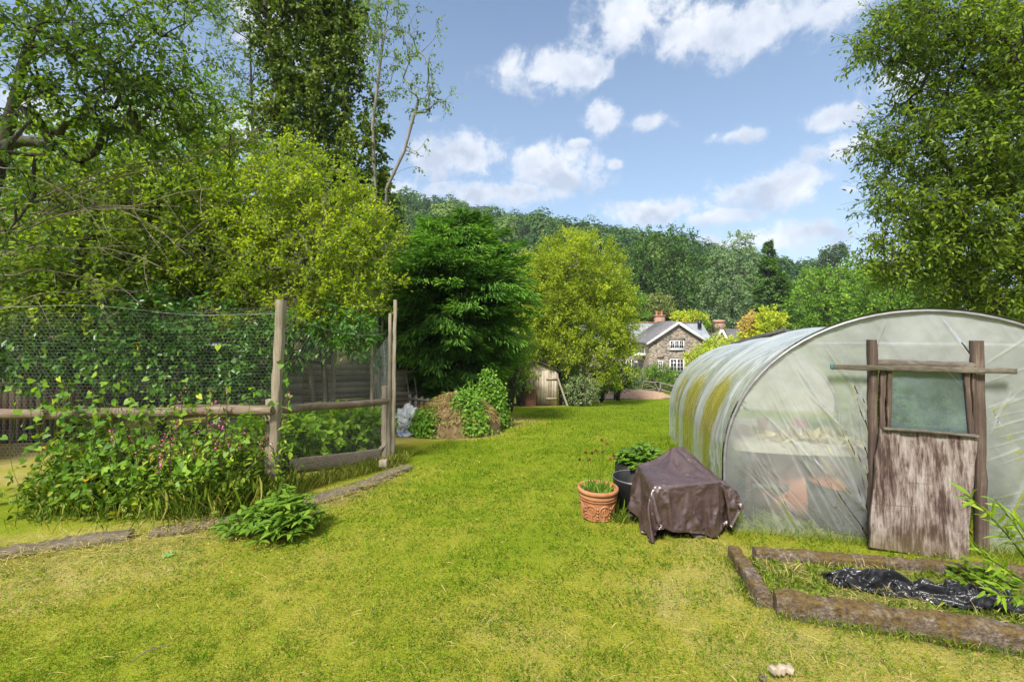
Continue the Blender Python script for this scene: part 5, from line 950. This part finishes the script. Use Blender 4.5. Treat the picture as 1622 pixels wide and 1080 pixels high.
# ------------------------------------------------------------------ house and outbuildings
def win(par, x, y, z, w_, h, nl, nr, label=None, fw=.09):
    f = MB(); f.box((x, y, z-h/2+fw/2), (w_, .07, fw)); f.box((x, y, z+h/2-fw/2), (w_, .07, fw))
    for i in range(nl+1): f.box((x-w_/2+fw/2+(w_-fw)*i/nl, y-.003, z), (fw, .07, h-.002))
    for i in range(nl):
        cx0 = x-w_/2+fw/2+(w_-fw)*(i+.5)/nl; pw = (w_-fw)/nl
        for k in range(1, nr): f.box((cx0, y+.012, z-h/2+h*k/nr), (pw-fw, .04, .03))
        f.box((cx0, y+.010, z), (.03, .04, h-2*fw))
    o = f.build('window', m_white, par); MB().box((x, y+.03, z), (w_-.04, .02, h-.04)).build('pane', m_win, o); MB().box((x, y-.06, z-h/2-.05), (w_+.15, .16, .07)).build('sill', m_white, o); return o
def gable(par, x0, x1, y, yb_, z0, ze, za, wm, rm, ov=.3, verge=True, wall='wall'):
    xm = (x0+x1)/2; mb = MB(); v = [(x0, y, z0), (x1, y, z0), (x1, y, ze), (xm, y, za), (x0, y, ze)]; v2 = [(a, yb_, c) for a, _, c in v]
    mb.add(v, [[0, 1, 2, 3, 4]]); mb.add(v2, [[4, 3, 2, 1, 0]]); mb.add(v+v2, [[0, 4, 9, 5], [2, 1, 6, 7]]); mb.build(wall, wm, par); sl_ = (za-ze)/((x1-x0)/2); rm_ = MB(); vb = MB()
    for s in (-1, 1):
        ex = xm+s*((x1-x0)/2+ov); ez = ze-sl_*ov; q = np.array([(xm, y-.25, za), (xm, yb_, za), (ex, yb_, ez), (ex, y-.25, ez)]); u = q+[0, 0, .16]; lo = q+[0, 0, .02]; rm_.add(np.concatenate([lo, u]), [[0,1,2,3],[7,6,5,4],[0,3,7,4],[3,2,6,7],[2,1,5,6]])
        if verge: vb.bar((xm+s*.01, y-.28, za-.03), (ex, y-.28, ez-.03), .05, .26, (0, 0, 1))
    rf = rm_.build('roof', rm, par)
    if verge: vb.build('bargeboard', m_white, par)
    return rf
hb_ = B(1075, 45); hs_ = thing('stone_house', 'two storey rubble stone house with a white edged gable and slate roofs', 'house', hb_); z0 = hb_[2]-.3
Yh = 45.; hx = lambda px, Y=Yh: (px-CX)/F*Y; hz = lambda py, Y=Yh: CZ-(py-HY)/F*Y
gable(hs_, hx(1028), hx(1120), Yh, 51.2, z0, hz(542), hz(511), m_stone, m_slate)
mb = MB(); X0, X1, ya, yb2, zr, ze = hx(925, 51), hx(1128, 51), 51., 57.5, hz(512, 54.2), hz(542, 51); ym = (ya+yb2)/2
mb.add([(X0, ya, z0), (X1, ya, z0), (X1, ya, ze), (X0, ya, ze), (X1, yb2, z0), (X1, yb2, ze), (X1, ym, zr), (X0, yb2, z0), (X0, yb2, ze), (X0, ym, zr)], [[0, 1, 2, 3], [4, 7, 8, 5], ]); mb.add([(X1, ya, z0), (X1, yb2, z0), (X1, yb2, ze), (X1, ym, zr), (X1, ya, ze), (X0, ya, z0), (X0, yb2, z0), (X0, yb2, ze), (X0, ym, zr), (X0, ya, ze)], [[0, 1, 2, 3, 4], [9, 8, 7, 6, 5]]); mb.build('range_wall', m_stone, hs_)
mb = MB(); mb.add([(X0-.2, ya-.35, ze-.25), (X1+.2, ya-.35, ze-.25), (X1+.2, ym, zr+.06), (X0-.2, ym, zr+.06), (X1+.2, yb2+.35, ze-.25), (X0-.2, yb2+.35, ze-.25)], [[0, 1, 2, 3], [3, 2, 4, 5]]); rr = mb.build('range_roof', m_slate2, hs_); MB().box(((X0+X1)/2, ym, zr+.08), (X1-X0+.4, .3, .12)).build('ridge_tiles', m_brick, rr)
ch = MB().box((hx(1045, 54), 54.2, hz(511, 54)), (1.1, .8, 1.7)); ch.box((hx(1045, 54), 54.2, hz(500, 54)), (1.25, .95, .15)); co_ = ch.build('chimney', m_brick, hs_)
for s in (-.3, .3): MB().lathe([(.14, 0), (.13, .45), (.15, .5), (.1, .5)], (hx(1045, 54)+s, 54.2, hz(499, 54)), 12).build('chimney_pot', m_red, co_)
MB().box((hx(1108, 53), 53, hz(513, 53)), (.35, .35, 1.0)).build('flue', m_blk, hs_); y_ = Yh-.03
win(hs_, hx(1072), y_, hz(546), 1.45, .88, 3, 2); win(hs_, hx(1072), y_, hz(581), 1.45, 1.62, 2, 4); win(hs_, hx(1046), y_, hz(579), .48, 1.0, 1, 3)
for px, py, w_ in ((1072, 537.6, 1.7), (1072, 567.6, 1.7), (1046, 566, .7)): MB().box((hx(px), y_+.01, hz(py)), (w_, .06, .16)).build('lintel', m_sleep, hs_)
xl = hx(1028); sw_ = MB(); sw_.box((xl-.03, 46.8, hz(553, 46.8)), (.07, .9, 1.2)); o = sw_.build('window', m_white, hs_); MB().box((xl-.05, 46.8, hz(553, 46.8)), (.05, .7, 1.0)).build('pane', m_win, o); sw_ = MB().box((xl-.03, 49.6, hz(584, 49.6)), (.07, 1.3, 1.7)); o = sw_.build('window', m_white, hs_); MB().box((xl-.05, 49.6, hz(584, 49.6)), (.05, 1.05, 1.45)).build('pane', m_win, o)
MB().box((xl-.55, 47.2, hz(561, 47.2)), (1.1, 2.0, .28)).build('porch_canopy', m_white, hs_)
win(hs_, hx(1000, 51), 50.96, hz(581, 51), 1.2, 1.7, 2, 3)
c2 = thing('cottage', 'small cottage roof with a tall brick chimney and white bargeboards', 'house', B(1160, 56)); Yc = 56.; z0 = B(1160, 56)[2]-.2
gable(c2, hx(1131, Yc), hx(1153, Yc), Yc, Yc+5, z0, hz(541, Yc), hz(522, Yc), m_rend, m_slate, .2); gable(c2, hx(1172, Yc), hx(1199, Yc), Yc-.4, Yc+5, z0, hz(548, Yc), hz(526, Yc), m_rend, m_slate, .2, wall='side_wall')
mb = MB(); mb.add([(hx(1140, Yc), Yc+.3, hz(543, Yc)), (hx(1196, Yc), Yc+.3, hz(543, Yc)), (hx(1193, Yc), Yc+3, hz(521, Yc)), (hx(1146, Yc), Yc+3, hz(521, Yc)), (hx(1196, Yc), Yc+6, hz(543, Yc)), (hx(1140, Yc), Yc+6, hz(543, Yc))], [[0,1,2,3],[3,2,4,5]]); mb.build('main_roof', m_slate, c2)
ch = MB().box((hx(1145, Yc), Yc+1.2, hz(519, Yc)), (1.15, .9, 2.0)); ch.box((hx(1145, Yc), Yc+1.2, hz(509.5, Yc)), (1.3, 1.05, .2)); ch.build('chimney', m_brick, c2)
lo = thing('low_outbuilding', 'low pale outbuilding with a dark shallow gable roof behind the tunnel', 'building', B(1240, 18)); Yo = 18.; lo.rotation_euler = (0, 0, -.55); gable(lo, hx(1176, Yo), hx(1306, Yo), Yo, Yo+3.5, g(0, Yo)-.1, hz(548, Yo), hz(527, Yo), m_rend, m_felt, .12, False)
MB().bar((hx(1242, Yo), Yo-.2, hz(527, Yo)), (hx(1242, Yo), Yo-.2, hz(521, Yo)), .05, .05, (0, 1, 0)).build('finial', m_felt, lo)
# bark mound and dead branches beside the path
bmc = B(1000, 27.8); mb = MB(); mound(mb, bmc, 2.3, 1.2, .55, 8, 34); tag(mb.build('bark_mound', m_chip, None, True), 'low mound of reddish bark chippings beside the path', 'mound')
db = thing('branch_barrier', 'rough low barrier of dead branches between the path and the house', 'fence', B(1040, 28.5))
for a, b in (((1015, 620), (1020, 602)), ((1020, 604), (1045, 622)), ((1020, 610), (1066, 612)), ((1030, 612), (1066, 622)), ((1042, 622), (1046, 606)), ((1046, 608), (1090, 612)), ((1020, 618), (1060, 620))):
    p, q = un(a[0], a[1], 28.4), un(b[0], b[1], 28.4); p[2] = max(p[2], g(p[0], p[1])); m_ = (p+q)/2+R.normal(size=3)*.1; MB().tube([p, m_, q], [.05, .045, .035], 6).build('branch', m_barkg, db)
# ------------------------------------------------------------------ trees on the left
def TR(name, label, px, Y, tops, blobs, rt, *a, **k):
    b = B(px, Y); tr = [b-[0, 0, .1]]+[un(*q) for q in tops]; return tree(name, label, 'tree', b, tr, rt, blobs, *a, **k)
# near tree with bare arching twigs
b0 = B(-55, 4.9)
tree('overhanging_tree', 'near tree at the left edge with dark leaves and bare arching branches', 'tree', b0, [b0-[0, 0, .1], un(-45, 420, 4.9), un(5, 230, 4.8), un(40, 90, 4.7), un(85, -20, 4.7)], .075,
  [blob(120,90,130,90,4.6,.7), blob(210,130,120,90,4.8,.6), blob(330,215,70,45,5.0,.4), blob(300,40,60,50,5.2,.4), blob(60,190,80,90,4.4,.6), blob(40,330,60,80,4.4,.5,.6), blob(30,20,90,60,4.6,.6), blob(250,190,80,60,4.9,.5)], 330, 4, .34, 8, .060, .028, LONG, m_plum, m_barkd, shell=.2, twigmesh=True, rmin=.004, droop=.35, twr=.0022)
br = MB(); rootn = bpy.data.objects['overhanging_tree']
def arch_branch(o, e, rise, r, n_tw, mb):
    t = np.linspace(0, 1, 18)[:, None]; l = o+(e-o)*t+np.array([0, 0, rise])*np.sin(t*PI)+(np.stack([vn(np.stack([t[:, 0]*6, 0*t[:, 0]+k+o[0]*9, 0*t[:, 0]], 1), k) for k in range(3)], 1)-.5)*.10; mb.tube(l, r*.62*(1-.8*t[:, 0])+.0015, 6)
    for _ in range(n_tw):
        k = R.integers(4, 17); d = nrm((e-o)*.5/np.linalg.norm(e-o)+rdir(1)[0]*.7+np.array([0, 0, -.05])); L = R.uniform(.25, .8); t2 = np.linspace(0, 1, 7)[:, None]; l2 = l[k]+d*L*t2+np.array([0, 0, -.16*L])*t2**2+np.array([0, .05, .06])*np.sin(t2*PI)*R.normal()*L; mb.tube(l2, .0022*(1-.75*t2[:, 0])+.0006, 4, cap=False)
        if R.random() < .5:
            d3 = nrm(d+rdir(1)[0]*.6); mb.tube(l2[3]+d3*t2*L*.5, .0016*(1-.6*t2[:, 0]), 3, cap=False)
for (o, e, rise, r, n_) in (((-30,385,4.7),(420,215,4.9),.10,.016,14), ((-30,345,4.7),(395,205,5.0),.02,.012,10), ((-30,380,4.7),(340,300,4.6),.05,.014,14), ((-30,410,4.6),(260,420,4.5),.18,.011,14), ((-20,300,4.7),(300,400,4.6),.25,.010,14), ((-30,350,4.6),(240,330,4.5),.05,.012,10), ((-20,440,4.7),(230,480,4.7),.2,.009,12), ((-30,260,4.6),(170,370,4.4),.2,.009,8), ((60,330,4.8),(300,250,4.9),.1,.010,8), ((-20,500,4.8),(190,460,4.8),.1,.008,9)): arch_branch(un(*o), un(*e), rise, r, n_, br)
br.build('bare_branch', m_twig, rootn, True)
TR('leafy_tree', 'tall leafy tree with a leaning dark trunk behind the wire at the far left', 150, 8.6, [(135,560,8.5),(120,400,8.4),(130,230,8.5)], [blob(60,380,130,110,8.4,1.1), blob(180,370,120,110,8.6,1.1), blob(120,270,120,70,8.8,1.0), blob(260,330,90,90,8.8,.9), blob(20,480,120,70,8.2,.9), blob(180,470,130,60,8.3,.9)], .10, 520, 5, .42, 7, .095, .058, OVAL, m_mid, m_barkd, shell=.2, twigmesh=True)
TR('leafy_tree', 'second leafy tree with a dark trunk between the leaning trunk and the hazel', 255, 9.6, [(262,560,9.6),(255,420,9.6),(260,260,9.7)], [blob(300,330,110,110,9.6,1.2), blob(230,450,130,80,9.4,1.0), blob(330,440,110,80,9.6,1.0), blob(340,260,70,60,9.8,.9)], .08, 430, 5, .42, 7, .10, .058, OVAL, m_mid, m_barkd, shell=.2, twigmesh=True)
TR('dark_tree', 'dark tree filling the gap low behind the leafy trees on the left', 60, 13.5, [(60,500,13.5),(50,360,13.5)], [blob(-30,430,200,130,13.5,1.8), blob(160,430,140,120,13.5,1.8), blob(310,470,120,90,13.5,1.5), blob(60,560,220,60,13,1.2)], .14, 420, 4, .7, 6, .15, .09, OVAL, m_dark, m_barkd, shell=.3)
TR('background_tree', 'pale green tall tree showing behind the leafy trees on the left', 330, 19, [(320,440,19),(310,260,19)], [blob(230,290,150,120,19,2.2), blob(370,250,100,110,19,2), blob(90,310,130,100,19,2)], .2, 420, 5, .9, 6, .20, .12, OVAL, m_brt, m_barkg, shell=.35)
HZ = B(500, 9.7)
tree('hazel_bush', 'large bright yellow green hazel leaning over the wire run', 'tree', HZ, [HZ-[0,0,.1], un(490,540,9.7), un(480,430,9.7)], .07,
  [blob(420,330,110,70,9.6,1.1), blob(500,310,80,60,9.6,.9), blob(360,400,90,80,9.4,1.0), blob(480,410,130,80,9.4,1.1), blob(570,440,60,60,9.4,.7), blob(430,480,120,50,9.1,.8), blob(600,370,45,40,9.6,.5), blob(470,260,45,35,9.8,.5), blob(560,360,50,60,9.8,.6), blob(540,490,60,45,9.2,.6)], 1000, 5, .36, 8, .076, .042, OVAL, m_hazel, m_barkg, shell=.3, twigmesh=True, upb=.45, stems=[[HZ+[-.3,0,-.1], un(420,540,9.6), un(390,420,9.5)], [HZ+[.3,.1,-.1], un(530,540,9.7), un(560,420,9.6)]])
TR('laurel_bush', 'glossy dark laurel behind the wire netting in front of the grey boards', 520, 8.9, [(515,600,8.9),(510,550,8.9)], [blob(510,515,70,35,8.8,.6), blob(440,535,60,45,8.7,.6), blob(560,535,35,30,8.8,.5), blob(390,560,50,60,8.7,.6), blob(330,575,60,60,8.6,.6)], .05, 210, 4, .3, 6, .12, .045, LONG, m_lau, m_barkd, shell=.3, droop=.5)
TR('tangled_shrub', 'dark tangled shrub filling the back of the wire run at the far left', 150, 8.0, [(150,600,8.0),(150,560,8.0)], [blob(60,570,90,50,8,.5), blob(190,560,90,55,8,.5), blob(300,570,80,60,8,.5), blob(390,600,50,50,8,.4), blob(240,500,120,40,8.1,.4)], .04, 330, 4, .34, 6, .10, .06, OVAL, m_lau, m_barkd, shell=.2, twigmesh=True, droop=.4)
# ivy clad tall tree
IV = B(505, 13.5); Yi = 13.5
tree('ivy_clad_tree', 'tall dark tree with several ivy clad stems reaching out of the picture', 'tree', IV, [IV-[0,0,.1], un(505,450,Yi), un(500,300,Yi), un(500,100,Yi), un(510,-120,Yi)], .22,
  [blob(500,300,70,60,Yi,1.1), blob(500,220,62,60,Yi,1.0), blob(520,150,48,60,Yi,.9), blob(545,80,32,60,Yi,.6), blob(552,-10,30,70,Yi,.6), blob(455,150,38,70,Yi,.7), blob(430,80,26,60,Yi,.5), blob(412,10,24,60,Yi,.5), blob(500,60,28,60,Yi,.5), blob(505,-30,26,70,Yi,.5), blob(465,60,22,50,Yi,.4), blob(455,-20,22,60,Yi,.4), blob(575,250,45,70,13.2,.8), blob(590,340,50,60,13,.8), blob(560,400,80,70,13,.9), blob(590,180,24,50,Yi,.5,.7), blob(480,0,60,60,Yi,.8), blob(530,60,40,80,Yi,.7), blob(440,200,40,60,Yi,.7), blob(612,400,35,80,12.6,.6)], 1500, 5, .32, 6, .11, .085, OVAL, m_ivy, m_barkd, shell=.25, out=.5, droop=.5, thin=1.0,
  stems=[[IV+[.25,0,-.1], un(535,320,Yi), un(550,120,Yi), un(556,-120,Yi)], [IV+[-.3,0,-.1], un(470,320,Yi), un(440,130,Yi), un(405,-80,Yi)]])
tree('slender_tree', 'slender tree with thin sparse upper branches beside the ivy clad stems', 'tree', B(606, 12.6), [B(606,12.6)-[0,0,.1], un(607,400,12.6), un(612,300,12.6), un(640,240,12.6), un(662,160,12.6)], .055,
  [blob(650,130,45,60,12.6,.6), blob(690,160,32,30,12.6,.5), blob(640,50,60,50,12.6,.7), blob(600,120,40,80,12.6,.7), blob(655,235,28,40,12.6,.4), blob(600,30,60,50,12.6,.7)], 120, 3, .36, 6, .085, .05, OVAL, m_birch, m_barkg, shell=.1, twigmesh=True, droop=.5, stems=[[B(600,12.6)-[0,0,.1], un(598,380,12.6), un(590,200,12.6), un(610,40,12.6), un(630,-60,12.6)]])
tree('tall_birch', 'tall thin leaved tree with upright pale twigs behind the ivy clad stems', 'tree', B(420, 15.5), [B(420,15.5)-[0,0,.1], un(410,380,15.5), un(400,200,15.5), un(395,30,15.5), un(390,-150,15.5)], .06,
  [blob(395,60,60,90,15.5,1.2), blob(470,20,70,80,15.5,1.2), blob(360,150,50,60,15.5,1), blob(560,20,60,90,15.5,1), blob(480,120,80,80,15.5,1), blob(340,10,60,60,15.5,1.0)], 380, 3, .55, 7, .10, .05, OVAL, m_birch, m_barkd, shell=.15, twigmesh=True, out=.3, upb=.7, twr=.005, stems=[[B(470,15.6)-[0,0,.1], un(500,300,15.6), un(540,100,15.6), un(570,-100,15.6)]])
# ------------------------------------------------------------------ middle distance
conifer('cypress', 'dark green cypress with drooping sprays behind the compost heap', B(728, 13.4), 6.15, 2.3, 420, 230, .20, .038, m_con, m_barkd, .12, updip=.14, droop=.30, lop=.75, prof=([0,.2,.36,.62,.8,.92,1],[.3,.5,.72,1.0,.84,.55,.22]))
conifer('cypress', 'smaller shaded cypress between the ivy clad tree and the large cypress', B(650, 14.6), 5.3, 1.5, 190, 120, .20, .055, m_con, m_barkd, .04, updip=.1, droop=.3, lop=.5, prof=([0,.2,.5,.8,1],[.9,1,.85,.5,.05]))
WB = B(905, 22.6)
tree('golden_willow', 'rounded yellow green willow with many slender stems beside the shed', 'tree', WB, [WB-[0,0,.1], un(905,590,22.6), un(900,500,22.6)], .12,
  [blob(915,440,72,62,22.6,2.0), blob(945,500,62,75,22.4,1.9), blob(960,560,50,50,22.2,1.6), blob(870,470,50,70,22.6,1.7), blob(850,530,38,50,22.2,1.2), blob(900,400,45,30,22.8,1.3), blob(985,520,24,50,22.4,1.0), blob(900,540,50,50,21.8,1.0), blob(840,440,26,40,22.8,1)], 1500, 6, .6, 9, .12, .052, OVAL, m_will, m_barkg, shell=.45, upb=.75, out=.55, twigmesh=False, rmin=.010,
  stems=[[WB+[-.5,0,-.1], un(885,580,22.5), un(860,480,22.5)], [WB+[.5,0,-.1], un(925,580,22.5), un(950,480,22.5)], [WB+[.8,.1,-.1], un(945,600,22.4), un(975,540,22.4)], [WB+[0,.3,-.1], un(915,560,22.8), un(915,430,22.8)]])
def SH(name, label, px, Y, blobs, *a, **k): return shrub(name, label, 'bush', B(px, Y), blobs, *a, **k)
SH('dark_shrub', 'dark leafy shrub between the ivy bush and the shed', 803, 20.6, [blob(803,600,24,38,20.6,.8), blob(790,570,26,30,20.6,.8)], 150, 4, .35, 6, .11, .07, OVAL, m_dark, m_barkd)
SH('bramble_shrub', 'mid green shrub overgrowing the left side of the shed', 825, 21.0, [blob(828,590,22,16,20.9,.5), blob(812,575,30,22,21,.8), blob(838,603,12,12,20.9,.3)], 110, 4, .35, 6, .09, .055, OVAL, m_mid, m_barkd)
SH('mixed_shrub', 'light green shrub spreading beneath the cypress to the left of the shed', 800, 16.5, [blob(790,555,42,28,16.2,.9), blob(820,545,30,25,16.5,.8)], 150, 4, .4, 6, .09, .05, OVAL, m_brt, m_barkd)
SH('silver_shrub', 'silvery variegated shrub at the foot of the golden willow', 922, 21.3, [blob(922,618,26,24,21.2,.6)], 170, 4, .22, 6, .07, .035, OVAL, m_var, m_barkd)
SH('dark_shrub', 'dark evergreen shrub in shade behind the leaning plank', 902, 22.0, [blob(903,605,18,36,22,.6)], 120, 4, .3, 6, .09, .05, OVAL, m_lau, m_barkd)
SH('green_shrub', 'fresh green shrub right of the silver shrub by the willow stems', 950, 23.5, [blob(955,600,26,24,23.5,.8)], 130, 4, .35, 6, .09, .05, OVAL, m_brt, m_barkd)
SH('dark_shrub', 'low dark shrub under the right hand side of the willow', 978, 25, [blob(978,598,22,22,25,.8)], 120, 4, .35, 6, .10, .06, OVAL, m_dark, m_barkd)
SH('house_shrub', 'wide olive green shrub in front of the house windows', 1030, 31, [blob(1030,600,36,20,31,1.2), blob(1045,590,22,14,31,1)], 240, 4, .35, 6, .10, .05, OVAL, m_ivyb, m_barkd)
SH('house_shrub', 'bright yellow green shrub between the house and the tunnel', 1073, 33, [blob(1072,602,22,15,33,1)], 130, 4, .35, 6, .10, .05, OVAL, m_brt, m_barkd)
SH('grey_shrub', 'small grey green shrub left of the olive shrub by the path', 998, 30, [blob(996,606,16,14,30,.6)], 80, 4, .3, 6, .09, .04, OVAL, m_grey, m_barkd)
SH('lime_shrub', 'lime green shrub right of the house gable above the tunnel', 1118, 32, [blob(1118,565,28,22,32,1.2), blob(1140,548,22,18,32.5,1.2), blob(1098,572,12,10,32,.6)], 220, 4, .4, 6, .13, .07, OVAL, m_gold, m_barkd)
gs = SH('golden_shrub', 'golden leaved shrub with a brown faded side above the tunnel', 1208, 24, [blob(1215,508,25,20,24,.9), blob(1200,540,32,22,24,1.0), blob(1195,520,16,16,24,.6)], 330, 4, .32, 6, .11, .06, OVAL, m_gold, m_barkd)
C_, D_ = sample_blobs([blob(1180,512,9,16,24,.4), blob(1188,500,8,10,24,.3)], 60, .2); lv = MB(); foliage(lv, C_, D_, 3, .25, 6, .1, .05, OVAL); lv.build('faded_foliage', m_oldf, gs)
def FT(name, label, px, Y, blobs, ncl, L, lm, **k): 
    b = B(px, Y); top = blobs[0][0]; return tree(name, label, 'tree', b, [b-[0,0,.2], (b+top)/2, top], .25*Y/60, blobs, ncl, 5, L*3.0, 5, L, L*.62, OVAL, lm, m_barkd, shell=.6, rmin=.03, group=k.pop('group', None), **k)
FT('broadleaf_tree', 'large dark broadleaf tree rising behind the stone house', 1065, 72, [blob(1060,430,60,55,72,5), blob(1045,400,40,40,73,4), blob(1095,450,40,50,71,4), blob(1075,385,30,30,73,3.5)], 420, .34, m_dark)
FT('broadleaf_tree', 'dark rounded tree left of the large broadleaf above the golden willow', 1018, 76, [blob(1015,420,34,40,76,4), blob(1020,450,40,40,75,4)], 240, .34, m_dark)
FT('olive_tree', 'olive grey rounded tree directly behind the house chimney', 1037, 63, [blob(1037,487,28,20,63,2.4), blob(1025,497,18,15,63,2)], 200, .25, m_olive)
FT('young_tree', 'light green tree between the golden willow and the olive tree', 1005, 60, [blob(1003,490,20,32,60,2.2)], 150, .25, m_brt)
FT('yellow_shrub', 'yellow green shrub peeping over the house roof', 1093, 60, [blob(1092,507,26,14,60,1.6), blob(1075,503,10,9,60,1)], 140, .22, m_gold); FT('green_shrub', 'green shrub behind the right end of the house roof', 1125, 58, [blob(1122,530,20,20,58,1.6), blob(1110,520,14,12,58,1.2)], 120, .22, m_brt)
FT('grey_willow', 'tall grey green willow behind the cottage chimney', 1158, 66, [blob(1160,450,42,60,66,4), blob(1165,405,32,34,66,3.2), blob(1140,480,30,40,65,3)], 420, .27, m_grey, upb=.4)
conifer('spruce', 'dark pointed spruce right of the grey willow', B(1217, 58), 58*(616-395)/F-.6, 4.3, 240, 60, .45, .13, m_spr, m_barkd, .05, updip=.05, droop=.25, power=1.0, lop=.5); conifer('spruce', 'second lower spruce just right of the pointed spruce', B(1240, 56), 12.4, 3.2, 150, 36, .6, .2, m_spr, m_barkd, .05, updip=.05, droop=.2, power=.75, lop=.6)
FT('broadleaf_tree', 'bright rounded broadleaf tree above the crown of the tunnel', 1320, 42, [blob(1310,470,55,45,42,3.2), blob(1350,450,50,40,43,3), blob(1330,500,60,30,41,2.5), blob(1280,490,30,30,42,2)], 420, .24, m_brt)
FT('broadleaf_tree', 'bright broadleaf tree half hidden by the overhanging branches on the right', 1420, 36, [blob(1410,460,55,45,36,2.6), blob(1460,450,60,50,36,2.6), blob(1400,500,60,30,35,2)], 380, .21, m_brt)
FT('broadleaf_tree', 'shaded tree behind the right end of the tunnel under the overhang', 1560, 20, [blob(1550,460,70,50,20,2), blob(1630,440,70,60,20,2), blob(1500,490,40,25,19,1.2)], 300, .14, m_dark)
FT('distant_pine', 'lone dark tree standing on the skyline right of the hill', 1326, 150, [blob(1322,400,14,7,150,4), blob(1320,410,18,8,150,4), blob(1326,394,8,5,150,2)], 90, .7, m_far)
# ------------------------------------------------------------------ overhanging tree on the right
RB = B(1760, 7.4)
tree('overhanging_tree', 'large overhanging tree at the right edge with long narrow leaves', 'tree', RB, [RB-[0,0,.1], un(1750,500,7.4), un(1740,300,7.4), un(1720,60,7.4)], .17,
  [blob(1450,60,80,45,6.8,.7), blob(1400,75,45,22,6.8,.35), blob(1540,110,90,80,6.8,1.0), blob(1430,215,60,35,6.9,.5), blob(1400,225,35,16,6.9,.3), blob(1530,230,90,70,6.9,1.0), blob(1460,310,80,45,7.0,.7), blob(1550,340,90,70,7.0,1.0), blob(1420,340,40,30,7.0,.4), blob(1480,400,90,40,7.2,.8), blob(1570,440,80,50,7.2,.8), blob(1500,15,110,40,6.8,.9), blob(1440,430,50,25,7.3,.5), blob(1640,250,90,190,7.0,1.0), blob(1640,60,80,80,7,1), blob(1400,300,22,18,7,.25), blob(1410,400,40,35,7.2,.5), blob(1560,480,60,30,7.4,.6)], 1500, 5, .40, 8, .078, .028, LONG, m_alder, m_barkd, shell=.25, twigmesh=True, droop=.45, out=.5, twr=.0022)
SH('laurel_bush', 'dark leafy bush at the right edge behind the tunnel', 1620, 9, [blob(1610,495,35,25,9,.5)], 80, 4, .3, 6, .11, .045, LONG, m_alder, m_barkd)
# ------------------------------------------------------------------ the wooded hill
def crownT(n):
    d = rdir(n); d[:, 2] = np.abs(d[:, 2])*1.0-.25*(R.random(n) < .35); d = nrm(d); r = .72+.42*vn(d*2.6+R.random()*50, 1)-.12*R.random(n)
    return d*r[:, None], d
T_ = [crownT(560) for _ in range(6)]; hw = MB(); sp = 8.2; tr_p = []
for yy in np.arange(66, 236, sp):
    for xx in np.arange(-.35*yy-40, .95*yy+10, sp):
        x = xx+R.uniform(-2.4, 2.4); y = yy+R.uniform(-2.4, 2.4); px = CX+F*x/y
        if px < 560 or px > 1480: continue
        if y < 78 and 1000 < px < 1260: continue
        tr_p.append((x, y))
for x, y in tr_p:
    c, d = T_[R.integers(6)]; rr = R.uniform(4.0, 7.6); hh = rr*R.uniform(.9, 1.4); th = R.random()*6.28; m_ = np.array([[math.cos(th), -math.sin(th), 0], [math.sin(th), math.cos(th), 0], [0, 0, 1]]); c2_ = c@m_.T; d2 = d@m_.T; keep = R.random(len(c)) < (1 if y < 170 else .8); c2_ = c2_[keep]; d2 = d2[keep]; n = len(c2_)
    z0 = g(x, y)+R.uniform(2, 5); tn = np.clip(R.normal(.45, .27), .02, .98); hw.leaves(np.array([x, y, z0])+c2_*[rr, rr, hh], np.cross(d2, rdir(n)), d2+rdir(n)*.45, rr*R.uniform(.11, .22, n), rr*.105, OVAL, np.clip(tn+R.normal(size=n)*.12, 0, 1))
    hw.prisms(np.array([x, y, z0-6.5]), np.array([x, y, z0+hh*.3]), .25, .12, 4, 0)
tag(hw.build('wood', m_far), kind='stuff')
# ------------------------------------------------------------------ thin summer haze
hz_m, hnt, hout = newmat('haze_air'); hnt.links.new(nd(hnt, 'VolumePrincipled', {'Color': (.80, .88, 1.0, 1), 'Density': .0003, 'Anisotropy': .1}).outputs[0], hout.inputs[1])
tag(MB().box((0, 330, 40), (900, 800, 96)).build('haze', hz_m), kind='stuff')
